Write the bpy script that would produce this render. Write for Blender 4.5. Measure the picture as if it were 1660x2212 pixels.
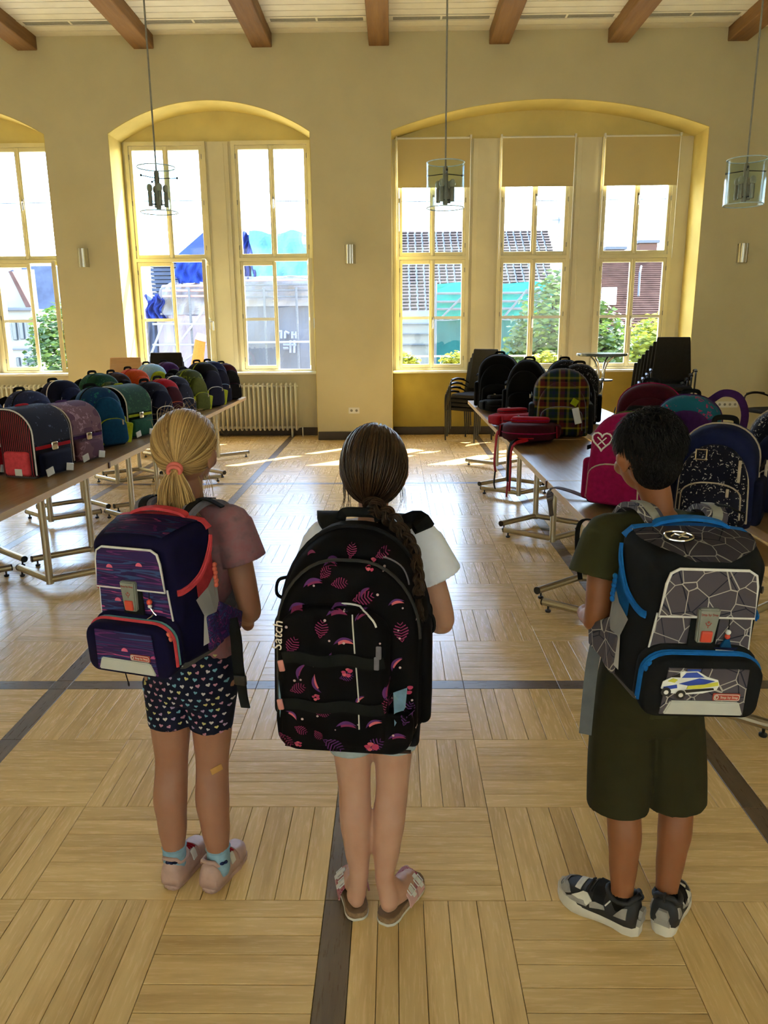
import bpy, bmesh, math, random
from mathutils import Vector, Matrix, Euler
from mathutils.bvhtree import BVHTree
for o in list(bpy.data.objects): bpy.data.objects.remove(o)
S = bpy.context.scene; COL = S.collection
R = math.radians; PI = math.pi
random.seed(7)

# ---------------------------------------------------------------- camera, sky, sun, exposure
cam = bpy.data.cameras.new('camera'); camo = bpy.data.objects.new('camera', cam); COL.objects.link(camo)
cam.sensor_fit = 'HORIZONTAL'; cam.sensor_width = 36.0; cam.lens = 36*1644/1660; cam.clip_end = 300
camo.matrix_world = (Matrix.Translation((0, 0, 1.55)) @ Matrix.Rotation(R(.87), 4, 'Z')
                     @ Matrix.Rotation(R(90-13.71), 4, 'X') @ Matrix.Rotation(R(-.45), 4, 'Z'))
S.camera = camo
SUNDIR = Vector((.509, .509, .695)).normalized()
world = bpy.data.worlds.new('sky'); S.world = world; world.use_nodes = True
wn = world.node_tree.nodes; wl = world.node_tree.links
sky = wn.new('ShaderNodeTexSky'); sky.sky_type = 'NISHITA'; sky.sun_disc = False
sky.sun_elevation = R(44); sky.sun_rotation = math.atan2(SUNDIR.x, SUNDIR.y); sky.air_density = 1.0; sky.dust_density = 1.0; sky.ozone_density = 2.0
wl.new(sky.outputs[0], wn['Background'].inputs[0]); wn['Background'].inputs[1].default_value = 1.35
sl = bpy.data.lights.new('sun', 'SUN'); sl.energy = 16.0; sl.angle = R(.55); sl.color = (1, .93, .80)
so = bpy.data.objects.new('sun', sl); COL.objects.link(so); so.rotation_euler = SUNDIR.to_track_quat('Z', 'Y').to_euler()
vs = S.view_settings; S.display_settings.display_device = 'sRGB'
vs.view_transform = 'Standard'; vs.look = 'None'; vs.exposure = 1.5; vs.gamma = 1.0; vs.use_curve_mapping = False

# ---------------------------------------------------------------- helpers
def c(h, a=1.0):
    v = [int(h[i:i+2], 16)/255 for i in (0, 2, 4)]
    return tuple(x/12.92 if x <= .04045 else ((x+.055)/1.055)**2.4 for x in v)+(a,)
class N:                                   # tiny node-graph helper
    def __init__(s, name):
        s.m = bpy.data.materials.new(name); s.m.use_nodes = True; s.t = s.m.node_tree; s.b = s.t.nodes['Principled BSDF']; s.out = s.t.nodes['Material Output']
    def n(s, ty, **kw):
        x = s.t.nodes.new('ShaderNode'+ty)
        for k, v in kw.items():
            if isinstance(v, bpy.types.NodeSocket): s.t.links.new(v, x.inputs[k.replace('_', ' ')] if not k.startswith('i') or not k[1:].isdigit() else x.inputs[int(k[1:])])
            elif k.startswith('i') and k[1:].isdigit(): x.inputs[int(k[1:])].default_value = v
            elif hasattr(x, k): setattr(x, k, v)
            else: x.inputs[k.replace('_', ' ')].default_value = v
        return x
    def l(s, a, b): s.t.links.new(a, b)
    def set(s, k, v):
        if isinstance(v, bpy.types.NodeSocket): s.l(v, s.b.inputs[k])
        else: s.b.inputs[k].default_value = v
    def co(s, scale=(1, 1, 1), rot=(0, 0, 0), loc=(0, 0, 0), kind='Object'):
        tc = s.n('TexCoord'); mp = s.n('Mapping'); s.l(tc.outputs[kind], mp.inputs[0])
        mp.inputs[1].default_value = loc; mp.inputs[2].default_value = rot; mp.inputs[3].default_value = scale
        return mp.outputs[0]
    def noise(s, vec, scale, detail=3, rough=.5): return s.n('TexNoise', i0=vec, Scale=scale, Detail=detail, Roughness=rough).outputs[0]
    def ramp(s, fac, stops, interp='LINEAR'):
        r = s.n('ValToRGB', i0=fac); r.color_ramp.interpolation = interp; e = r.color_ramp.elements
        while len(e) < len(stops): e.new(.5)
        for q, (p, col) in zip(e, stops): q.position = p; q.color = col
        return r.outputs[0]
    def mix(s, fac, a, b, mode='MIX'):
        m = s.n('MixRGB', blend_type=mode)
        for i, v in ((0, fac), (1, a), (2, b)):
            if isinstance(v, bpy.types.NodeSocket): s.l(v, m.inputs[i])
            else: m.inputs[i].default_value = v
        return m.outputs[0]
    def math(s, op, a, b=0.0):
        m = s.n('Math', operation=op)
        for i, v in ((0, a), (1, b)):
            if isinstance(v, bpy.types.NodeSocket): s.l(v, m.inputs[i])
            else: m.inputs[i].default_value = v
        return m.outputs[0]
    def bump(s, h, strength=.3, dist=.002):
        b = s.n('Bump', Strength=strength, Distance=dist, Height=h); s.l(b.outputs[0], s.b.inputs['Normal'])
def mat(name, col, rough=.55, metal=0, var=.12, vscale=30, bump=0, bscale=400, bdist=.001, spec=.5, coat=0, sss=0, sheen=0):
    k = N(name); col = c(col) if isinstance(col, str) else col
    v = k.co(); f = k.noise(v, vscale, 4)
    lo = tuple(x*(1-var) for x in col[:3])+(1,); hi = tuple(min(1, x*(1+var)) for x in col[:3])+(1,)
    k.set('Base Color', k.ramp(f, [(.3, lo), (.7, hi)])); k.set('Roughness', rough); k.set('Metallic', metal); k.set('Specular IOR Level', spec)
    if coat: k.set('Coat Weight', coat); k.set('Coat Roughness', .1)
    if sheen: k.set('Sheen Weight', sheen)
    if sss: k.set('Subsurface Weight', sss); k.set('Subsurface Radius', (.01, .004, .002)); k.set('Subsurface Scale', 1.0)
    if bump: k.bump(k.noise(v, bscale, 2), bump, bdist)
    return k.m
def fabric(name, col, rough=.85, var=.15, weave=1500):
    return mat(name, col, rough, 0, var, 45, .25, weave, .0006, .12)

def obj(name, bm, m=None, parent=None, smooth=False, kind=None, label=None):
    me = bpy.data.meshes.new(name)
    if smooth:
        for f in bm.faces: f.smooth = True
    bmesh.ops.recalc_face_normals(bm, faces=bm.faces)
    bm.to_mesh(me); bm.free()
    if smooth == 'auto': me.set_sharp_from_angle(angle=R(40))
    o = bpy.data.objects.new(name, me); COL.objects.link(o)
    for x in (m if isinstance(m, (list, tuple)) else [m]):
        if x: me.materials.append(x)
    if parent: o.parent = parent
    if kind: o['kind'] = kind
    if label: o['label'] = label
    return o
def thing(name, label, cat, loc=(0, 0, 0), rz=0, group=None, rot=None):
    o = bpy.data.objects.new(name, None); COL.objects.link(o); o.empty_display_size = .1
    o.location = loc; o.rotation_euler = rot or (0, 0, rz); o['label'] = label; o['category'] = cat
    if group: o['group'] = group
    return o
def tag(o, label, cat, group=None):
    o['label'] = label; o['category'] = cat
    if group: o['group'] = group
    return o
KIDS = {}
def dup(root, loc, rz=None, label=None, group=None, rot=None):
    def cp(o, par):
        n = o.copy(); COL.objects.link(n); n.parent = par
        for ch in list(o.children): cp(ch, n)
        return n
    r = cp(root, None); r.location = loc
    if rz is not None: r.rotation_euler = (0, 0, rz)
    if rot: r.rotation_euler = rot
    if label: r['label'] = label
    if group: r['group'] = group
    return r
def B(): return bmesh.new()
def box(bm, x0, x1, y0, y1, z0, z1, M=None, mi=0):
    vs_ = [bm.verts.new((x, y, z)) for z in (z0, z1) for y in (y0, y1) for x in (x0, x1)]
    if M:
        for v in vs_: v.co = M @ v.co
    for q in ((0, 2, 3, 1), (4, 5, 7, 6), (0, 1, 5, 4), (2, 6, 7, 3), (0, 4, 6, 2), (1, 3, 7, 5)):
        f = bm.faces.new([vs_[i] for i in q]); f.material_index = mi
    return bm
def bbox(x0, x1, y0, y1, z0, z1, bev=.004, M=None, seg=1):      # bevelled box mesh
    bm = B(); box(bm, x0, x1, y0, y1, z0, z1)
    if bev: bmesh.ops.bevel(bm, geom=bm.edges[:], offset=bev, segments=seg, affect='EDGES', profile=.5)
    if M: bmesh.ops.transform(bm, matrix=M, verts=bm.verts)
    return bm
def frame_axes(d, up=None):
    d = d.normalized(); u = up or (Vector((0, 0, 1)) if abs(d.z) < .95 else Vector((0, 1, 0)))
    a = u.cross(d).normalized(); return a, d.cross(a).normalized()
def ringfaces(bm, rings, closed=False, cap=True, mi=0):
    n = len(rings[0]); R_ = list(zip(rings, rings[1:]))+([(rings[-1], rings[0])] if closed else [])
    for a, b in R_:
        for i in range(n):
            j = (i+1) % n; f = bm.faces.new((a[i], a[j], b[j], b[i])); f.material_index = mi
    if cap and not closed:
        for r_ in (rings[0][::-1], rings[-1]):
            f = bm.faces.new(r_); f.material_index = mi
def tube(bm, pts, rad, n=8, closed=False, cap=True, flat=None, up=None, mi=0):
    """tube along pts; rad scalar or list; flat=(a,b) multiplies the two axes (straps)"""
    pts = [Vector(p) for p in pts]; m = len(pts); rad = rad if isinstance(rad, (list, tuple)) else [rad]*m
    rings = []; pa = None
    for i, p in enumerate(pts):
        d = (pts[(i+1) % m]-pts[i-1]) if (closed or 0 < i < m-1) else (pts[1]-pts[0] if i == 0 else pts[-1]-pts[-2])
        d = d.normalized() if d.length > 1e-9 else Vector((0, 0, 1))
        if up is not None: a, b = frame_axes(d, Vector(up))
        elif pa is None: a, b = frame_axes(d)
        else:
            a = (pa-d*pa.dot(d)); a = a.normalized() if a.length > 1e-6 else frame_axes(d)[0]; b = d.cross(a)
        pa = a; fa, fb = flat or (1, 1)
        rings.append([bm.verts.new(p+a*(rad[i]*fa*math.cos(2*PI*k/n))+b*(rad[i]*fb*math.sin(2*PI*k/n))) for k in range(n)])
    ringfaces(bm, rings, closed, cap, mi); return bm
def strap(bm, pts, w, t, up, mi=0):                              # flat band, width w along (up x d)
    pts = [Vector(p) for p in pts]; rings = []
    for i, p in enumerate(pts):
        d = pts[min(i+1, len(pts)-1)]-pts[max(i-1, 0)]; u = up[i] if isinstance(up, list) else up
        a, b = frame_axes(d, Vector(u))
        rings.append([bm.verts.new(p+a*sx*w/2+b*sy*t/2) for sx, sy in ((-1, -1), (1, -1), (1, 1), (-1, 1))])
    ringfaces(bm, rings, mi=mi); return bm
def spline(pts, n=6):                                            # Catmull-Rom through pts
    P = [Vector(p) for p in pts]; P = [P[0]*2-P[1]]+P+[P[-1]*2-P[-2]]; out = []
    for i in range(1, len(P)-2):
        for k in range(n):
            t = k/n; a, b, c_, d = P[i-1], P[i], P[i+1], P[i+2]
            out.append(.5*((2*b)+(-a+c_)*t+(2*a-5*b+4*c_-d)*t*t+(-a+3*b-3*c_+d)*t**3))
    return out+[P[-2]]
def lathe(bm, prof, n=20, M=None, cap=True, mi=0):
    rings = []
    for r_, z in prof:
        rings.append([bm.verts.new((max(r_, 1e-4)*math.cos(2*PI*k/n), max(r_, 1e-4)*math.sin(2*PI*k/n), z)) for k in range(n)])
    if M:
        for g in rings:
            for v in g: v.co = M @ v.co
    ringfaces(bm, rings, cap=cap, mi=mi); return bm
def prism(bm, pts, d0, d1, M=None, mi=0):                        # polygon in XZ extruded along Y d0..d1
    a = [bm.verts.new((x, d0, z)) for x, z in pts]; b = [bm.verts.new((x, d1, z)) for x, z in pts]
    if M:
        for v in a+b: v.co = M @ v.co
    n = len(pts)
    for f in ([a[::-1]], [b]): bm.faces.new(f[0]).material_index = mi
    for i in range(n):
        j = (i+1) % n; bm.faces.new((a[i], a[j], b[j], b[i])).material_index = mi
    return bm
def rbox(bm, sx, sy, sz, r=.03, seg=3, mid=3, M=None, warp=None, mi=0):
    """rounded box centred on origin, warp(p)->p, then M"""
    h = (sx/2, sy/2, sz/2); r = min(r, min(h)*.98)
    def axis(H): return [-H+r*k/seg for k in range(seg)]+[(-H+r)+(2*H-2*r)*k/mid for k in range(mid+1)]+[H-r+r*(k+1)/seg for k in range(seg)]
    A = [axis(x) for x in h]; cache = {}
    def V(p):
        q = Vector([max(-h[i]+r, min(h[i]-r, p[i])) for i in range(3)]); d = Vector(p)-q
        w = q+d.normalized()*r if d.length > 1e-9 else Vector(p)
        key = tuple(round(x, 5) for x in p)
        if key not in cache:
            if warp: w = Vector(warp(w))
            if M: w = M @ w
            cache[key] = bm.verts.new(w)
        return cache[key]
    for ax in range(3):
        u, v = (ax+1) % 3, (ax+2) % 3
        for s_ in (-1, 1):
            for i in range(len(A[u])-1):
                for j in range(len(A[v])-1):
                    q = []
                    for di, dj in ((0, 0), (1, 0), (1, 1), (0, 1)):
                        p = [0, 0, 0]; p[ax] = s_*h[ax]; p[u] = A[u][i+di]; p[v] = A[v][j+dj]; q.append(V(p))
                    f = bm.faces.new(q if s_ > 0 else q[::-1]); f.material_index = mi
    return bm
def ell(bm, cx, cy, cz, rx, ry, rz, u=12, v=8, M=None):
    T = Matrix.Translation((cx, cy, cz)) @ Matrix.Diagonal((rx, ry, rz, 1))
    bmesh.ops.create_uvsphere(bm, u_segments=u, v_segments=v, radius=1, matrix=(M @ T) if M else T); return bm
def remesh(bm, voxel, smooth=6, sfac=.5):                        # union of closed shells -> one continuous surface
    me = bpy.data.meshes.new('t'); bmesh.ops.recalc_face_normals(bm, faces=bm.faces); bm.to_mesh(me); bm.free()
    o = bpy.data.objects.new('t', me); COL.objects.link(o)
    a = o.modifiers.new('r', 'REMESH'); a.mode = 'VOXEL'; a.voxel_size = voxel; a.adaptivity = 0
    if smooth: s_ = o.modifiers.new('s', 'SMOOTH'); s_.iterations = smooth; s_.factor = sfac
    dg = bpy.context.evaluated_depsgraph_get(); m2 = bpy.data.meshes.new_from_object(o.evaluated_get(dg))
    bpy.data.objects.remove(o); r_ = B(); r_.from_mesh(m2); bpy.data.meshes.remove(m2); return r_
def text(name, s, size, M, m, parent=None, ext=.0006, align='CENTER'):
    cu = bpy.data.curves.new(name, 'FONT'); cu.body = s; cu.size = size; cu.extrude = ext; cu.align_x = align; cu.align_y = 'CENTER'; cu.resolution_u = 3
    o = bpy.data.objects.new('t', cu); COL.objects.link(o); dg = bpy.context.evaluated_depsgraph_get()
    me = bpy.data.meshes.new_from_object(o.evaluated_get(dg)); bpy.data.objects.remove(o)
    me.transform(M); me.materials.clear(); me.materials.append(m); q = bpy.data.objects.new(name, me); COL.objects.link(q); q.parent = parent; return q
TX = Matrix.Rotation(R(90), 4, 'X')                              # text facing -Y
def T(x, y, z): return Matrix.Translation((x, y, z))
def RZ(a): return Matrix.Rotation(a, 4, 'Z')
def RX(a): return Matrix.Rotation(a, 4, 'X')
def RY(a): return Matrix.Rotation(a, 4, 'Y')
# ---------------------------------------------------------------- base materials
WALL = mat('wall_paint', (.64, .565, .345, 1), .9, 0, .04, 2.0, .15, 90, .002, .2)
YEL = mat('yellow_reveal_paint', (.66, .535, .19, 1), .85, 0, .10, 2.5, .15, 90, .002, .2)
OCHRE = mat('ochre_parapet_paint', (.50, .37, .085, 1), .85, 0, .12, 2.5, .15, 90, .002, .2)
CREAM = mat('cream_niche_paint', (.70, .63, .43, 1), .8, 0, .04, 3, .1, 90, .002, .3)
TYMP = mat('pale_yellow_paint', (.70, .58, .24, 1), .85, 0, .06, 3, .1, 90, .002, .2)
FRAMEM = mat('cream_window_lacquer', (.74, .66, .40, 1), .4, 0, .04, 6, 0)
WHITE = mat('white_lacquer', (.80, .78, .70, 1), .4, 0, .03, 6, 0)
BOARD = mat('white_ceiling_board', (.78, .74, .62, 1), .6, 0, .05, 5, 0)
DARKGAP = mat('dark_void', (.012, .010, .008, 1), .9)
GREYM = mat('grey_vent', (.25, .24, .20, 1), .7)
BASEB = mat('dark_brown_skirting', (.045, .028, .016, 1), .5, 0, .2, 8)
STEEL = mat('brushed_steel', (.55, .53, .48, 1), .32, 1.0, .06, 60)
CHROME = mat('chrome', (.75, .74, .72, 1), .12, 1.0, .02)
BLACKP = mat('black_plastic', (.012, .012, .013, 1), .45)
k = N('clear_glass'); tr = k.n('BsdfTransparent', Color=(.97, .985, .98, 1)); gl = k.n('BsdfGlossy', Roughness=.02, Color=(1, 1, 1, 1)); fr = k.n('LayerWeight', Blend=.5)
mx = k.n('MixShader', i0=k.math('ADD', k.math('MULTIPLY', k.math('POWER', fr.outputs['Facing'], 5.0), .6), .03)); k.l(tr.outputs[0], mx.inputs[1]); k.l(gl.outputs[0], mx.inputs[2]); k.l(mx.outputs[0], k.out.inputs[0]); GLASS = k.m
k = N('pendant_glass'); tr = k.n('BsdfTransparent', Color=(.90, .955, .97, 1)); gl = k.n('BsdfGlossy', Roughness=.08, Color=(.9, .95, 1, 1)); fr = k.n('LayerWeight', Blend=.30)
mx = k.n('MixShader', i0=k.math('MULTIPLY', fr.outputs['Facing'], .22)); k.l(tr.outputs[0], mx.inputs[1]); k.l(gl.outputs[0], mx.inputs[2]); k.l(mx.outputs[0], k.out.inputs[0]); PGLASS = k.m
def wood(name, lo, mid, hi, axis=0, rough=.35, grain=9, rand=True, spec=.5, coat=0, attr=False, rv=.35, dark=None):
    k = N(name); sc = [3.2]*3; sc[axis] = .28
    tc = k.n('TexCoord'); oi = k.n('ObjectInfo'); rnd = oi.outputs['Random']
    if attr: a = k.n('Attribute', attribute_name='rnd'); rnd = k.math('FRACT', k.math('ADD', rnd, a.outputs['Fac']))
    off = k.n('VectorMath', operation='ADD'); k.l(tc.outputs['Object'], off.inputs[0]); cb = k.n('CombineXYZ')
    for i, m_ in enumerate((37., 91., 53.)): k.l(k.math('MULTIPLY', rnd, m_), cb.inputs[i])
    k.l(cb.outputs[0], off.inputs[1]); mp = k.n('Mapping', i0=off.outputs[0]); mp.inputs[3].default_value = sc
    f = k.noise(mp.outputs[0], grain, 6, .62); g = k.noise(mp.outputs[0], grain*6, 3, .6)
    h = k.math('ADD', k.math('MULTIPLY', f, .75), k.math('MULTIPLY', g, .25))
    col = k.ramp(h, [(.30, lo), (.5, mid), (.68, hi)])
    tint = k.ramp(rnd, [(0, (1-rv, 1-rv*1.05, 1-rv*1.15, 1)), (.5, (1-rv*.35, 1-rv*.35, 1-rv*.4, 1)), (1, (1, 1, 1, 1))])
    k.set('Base Color', k.mix(1.0, col, tint, 'MULTIPLY')); k.set('Roughness', k.ramp(g, [(.3, (rough*.85,)*3+(1,)), (.7, (rough*1.2,)*3+(1,))])); k.set('Specular IOR Level', spec)
    if coat: k.set('Coat Weight', coat); k.set('Coat Roughness', .12)
    k.bump(g, .12, .0006); return k.m
PARQ = wood('oak_parquet', (.62, .405, .165, 1), (.80, .555, .25, 1), (.88, .63, .29, 1), 0, .25, 7, spec=.36, attr=True, rv=.16)
STRIP = wood('dark_parquet_strip', (.11, .075, .045, 1), (.155, .11, .066, 1), (.20, .145, .09, 1), 0, .3, 7, attr=True, rv=.15)
BEAMW = wood('oak_beam', (.15, .070, .022, 1), (.25, .125, .042, 1), (.33, .18, .066, 1), 1, .6, 3, rv=.15)

# ---------------------------------------------------------------- floor: parquet panels, plank by plank
YW = 10.67; YN = 11.17; YO = 11.5; ZC = 5.13
bm = B(); box(bm, -7.6, 6.6, -5, YO, -.12, -.014)
floor = obj('floor', bm, mat('dark_subfloor', (.05, .03, .015, 1), .8), kind='structure')
PM = {}
def plank_mesh(L, W_):
    key = (round(L, 4), round(W_, 4))
    if key not in PM:
        g = .0008; t = .0012; bm = B(); x, y = key[0]/2-g, key[1]/2-g
        lo = [bm.verts.new((sx*x, sy*y, -.015)) for sx, sy in ((-1, -1), (1, -1), (1, 1), (-1, 1))]
        md = [bm.verts.new((sx*x, sy*y, -t)) for sx, sy in ((-1, -1), (1, -1), (1, 1), (-1, 1))]
        hi = [bm.verts.new((sx*(x-t), sy*(y-t), 0)) for sx, sy in ((-1, -1), (1, -1), (1, 1), (-1, 1))]
        ringfaces(bm, [lo, md, hi], cap=False); bm.faces.new(hi)
        me = bpy.data.meshes.new('plank'); bm.to_mesh(me); bm.free(); PM[key] = me
    return PM[key]
planks = []                                # (cx, cy, length, width, rot, strip)
xs = []                                    # columns: strip positions repeat every 1.34 m
for kk in range(-6, 6):
    s0 = -.200+1.34*kk; xs.append((s0, s0+.08, True))
    for j in range(3): xs.append((s0+.08+.42*j, s0+.08+.42*(j+1), False))
ys = [(3.07, 3.15, True)]; y = 3.07
while y > -4.6: ys.append((y-.4235, y, False)); y -= .4235
for j in range(10): ys.append((3.15+.44*j, 3.15+.44*(j+1), False))
ys.append((7.55, 7.63, True))
y = 7.63
while y < 10.6: ys.append((y, y+.44, False)); y += .44
ys.append((y, 11.2, False))
rp = random.Random(3)
for x0, x1, sx in xs:
    for y0, y1, sy in ys:
        cx, cy = (x0+x1)/2, (y0+y1)/2
        if cx < -7.4 or cx > 6.4: continue
        if sx: planks.append((cx, cy, y1-y0, x1-x0, PI/2, True)); continue
        if sy: planks.append((cx, cy, x1-x0, y1-y0, 0, True)); continue
        i = round((x0+.12)/.447); j = round((y0-3.07)/.43); hor = (i+j) % 2 == 1
        n = 6; ws = [rp.choice((.8, 1, 1, 1.15)) for _ in range(n)]; tot = sum(ws); a = 0
        span = (y1-y0) if hor else (x1-x0)
        for w in ws:
            w_ = w/tot*span
            if hor: planks.append((cx, y0+a+w_/2, x1-x0, w_, 0, False))
            else: planks.append((x0+a+w_/2, cy, y1-y0, w_, PI/2, False))
            a += w_
def seen(p):
    x, y = p[0], p[1]
    return y > 1.1 and abs(x) < .53*y+.35
vis = sorted([p for p in planks if seen(p)], key=lambda p: p[1]*p[1]+p[0]*p[0]*.3)
near = vis[:300]; rest = [p for p in planks if p not in set(near)]
for p in near:
    o = bpy.data.objects.new('strip_plank' if p[5] else 'plank', plank_mesh(p[2], p[3])); COL.objects.link(o)
    o.location = (p[0], p[1], 0); o.rotation_euler = (0, 0, p[4]+(PI if rp.random() > .5 else 0)); o.parent = floor
for key, me in PM.items(): me.materials.append(STRIP if abs(key[1]-.08) < 1e-6 else PARQ)
bm = B(); lay = bm.faces.layers.float.new('rnd')
for p in rest:
    q0 = len(bm.faces); x, y = p[2]/2-.0012, p[3]/2-.0012; ca, sa = math.cos(p[4]), math.sin(p[4]); r_ = rp.random()
    v = [bm.verts.new((p[0]+ca*sx*x-sa*sy*y, p[1]+sa*sx*x+ca*sy*y, z)) for z in (-.012, 0) for sx, sy in ((-1, -1), (1, -1), (1, 1), (-1, 1))]
    for q in ((4, 5, 6, 7), (0, 1, 5, 4), (1, 2, 6, 5), (2, 3, 7, 6), (3, 0, 4, 7)):
        f = bm.faces.new([v[i] for i in q]); f[lay] = r_; f.material_index = 1 if p[5] else (2 if p[4] else 0)
PARQY = wood('oak_parquet_across', (.62, .405, .165, 1), (.80, .555, .25, 1), (.88, .63, .29, 1), 1, .25, 7, spec=.36, attr=True, rv=.16)
obj('far_planks', bm, [PARQ, STRIP, PARQY], floor, kind='stuff')

# ---------------------------------------------------------------- walls with arched niches
NICHES = [(-7.15, -4.53, 4.0, 4.38), (-3.70, -1.08, 4.0, 4.38), (-.034, 4.04, 4.0, 4.345)]
WINS = [(-7.08, -5.98), (-5.68, -4.60), (-3.66, -2.56), (-2.21, -1.13), (.02, 1.04), (1.43, 2.44), (2.81, 3.84)]
def arch(n, t):                            # height of the segmental arch at x
    x0, x1, zs, za = n; h = za-zs; w = (x1-x0)/2; r_ = (w*w+h*h)/(2*h); return za-r_+math.sqrt(max(r_*r_-((t-(x0+x1)/2)**2), 0))
bm = B(); e = [-7.6]+[v for n in NICHES for v in n[:2]]+[6.6]
for i in range(0, len(e), 2): box(bm, e[i], e[i+1], YW, YO, -.1, ZC+.15)
for n in NICHES:
    m = 28
    for i in range(m):
        xa, xb = n[0]+(n[1]-n[0])*i/m, n[0]+(n[1]-n[0])*(i+1)/m; za, zb = arch(n, xa), arch(n, xb)
        v = [bm.verts.new(p) for p in ((xa, YW, za), (xb, YW, zb), (xb, YW, ZC+.15), (xa, YW, ZC+.15), (xa, YO, za), (xb, YO, zb), (xb, YO, ZC+.15), (xa, YO, ZC+.15))]
        for q in ((0, 1, 2, 3), (7, 6, 5, 4), (0, 4, 5, 1), (3, 2, 6, 7)): bm.faces.new([v[k_] for k_ in q])
bmesh.ops.remove_doubles(bm, verts=bm.verts, dist=1e-5)
wall = obj('wall_back', bm, WALL, kind='structure')
for ni, n in enumerate(NICHES):            # painted reveal: thin plaster lining of jambs and arch
    bm = B(); m = 36; t = .006; pr_ = [(n[0], .005)]+[(n[0]+(n[1]-n[0])*i/m, arch(n, n[0]+(n[1]-n[0])*i/m)) for i in range(m+1)]+[(n[1], .005)]
    rings = []
    cx = (n[0]+n[1])/2
    for x, z in pr_:
        ix = x+t if x < cx else x-t; iz = z-t if z > 1 else z
        rings.append([bm.verts.new(p) for p in ((x, YW-.001, z), (ix, YW-.001, iz), (ix, YN+.03, iz), (x, YN+.03, z))])
    ringfaces(bm, rings)
    obj('niche_reveal', bm, YEL, wall)
    # back of the niche: parapet, piers between the windows, spandrel under the arch
    ws = [w for w in WINS if n[0] < (w[0]+w[1])/2 < n[1]]
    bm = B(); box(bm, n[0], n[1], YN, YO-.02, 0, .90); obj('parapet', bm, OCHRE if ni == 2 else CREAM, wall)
    bm = B(); ed = [n[0]]+[v for w in ws for v in w]+[n[1]]
    for i in range(0, len(ed), 2): box(bm, ed[i], ed[i+1], YN, YO-.02, .90, 4.0)
    for i in range(2, len(ed)-2, 2):       # raised pilaster strips on the piers
        box(bm, ed[i]+.04, ed[i+1]-.04, YN-.025, YN, .93, 3.99)
        box(bm, ed[i]+.10, ed[i+1]-.10, YN-.035, YN-.02, .93, 3.97)
    obj('window_pier', bm, CREAM, wall)
    bm = B()
    for i in range(m):
        xa, xb = n[0]+(n[1]-n[0])*i/m, n[0]+(n[1]-n[0])*(i+1)/m
        v = [bm.verts.new(p) for p in ((xa, YN, 4.0), (xb, YN, 4.0), (xb, YN, arch(n, xb)+.001), (xa, YN, arch(n, xa)+.001), (xa, YO-.02, 4.0), (xb, YO-.02, 4.0), (xb, YO-.02, arch(n, xb)), (xa, YO-.02, arch(n, xa)))]
        for q in ((0, 1, 2, 3), (7, 6, 5, 4), (0, 4, 5, 1)): bm.faces.new([v[k_] for k_ in q])
    bmesh.ops.remove_doubles(bm, verts=bm.verts, dist=1e-5)
    obj('arch_spandrel', bm, TYMP, wall)
    bm = bbox(n[0]+.008, n[1]-.008, 10.98 if ni < 2 else 11.03, YN+.1, .895, .93, .008); obj('window_sill', bm, WHITE, wall)
# side and rear walls; the rear wall gets invented window openings for fill light
bm = B(); box(bm, -7.75, -7.6, -5, YO, -.1, ZC+.15); obj('wall_left', bm, WALL, kind='structure')
bm = B(); box(bm, 6.6, 6.75, -5, YO, -.1, ZC+.15); obj('wall_right', bm, WALL, kind='structure')
bm = B(); ed = [-7.6, -7.0, -4.0, -3.6, -.6, -.2, 2.8, 3.2, 6.2, 6.6]     # four tall unseen window openings, added to light the room from behind
for i in range(0, len(ed), 2): box(bm, ed[i], ed[i+1], -5.2, -5, .6, 4.3)
box(bm, -7.6, 6.6, -5.2, -5, -.1, .6); box(bm, -7.6, 6.6, -5.2, -5, 4.3, ZC+.15)
obj('wall_front', bm, WALL, kind='structure')
# skirting boards
def skirt(name, x0, x1, y0, y1):
    obj(name, bbox(x0, x1, y0, y1, 0, .115, .006), BASEB, kind='structure')
for i in range(0, len(e), 2): skirt('baseboard_back', e[i]+(.0 if i else .002), e[i+1], YW-.022, YW)
for n in NICHES: skirt('baseboard_niche', n[0]+.008, n[1]-.008, YN-.022, YN)
skirt('baseboard_left', -7.6, -7.578, -5, YW); skirt('baseboard_right', 6.578, 6.6, -5, YW)

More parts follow.
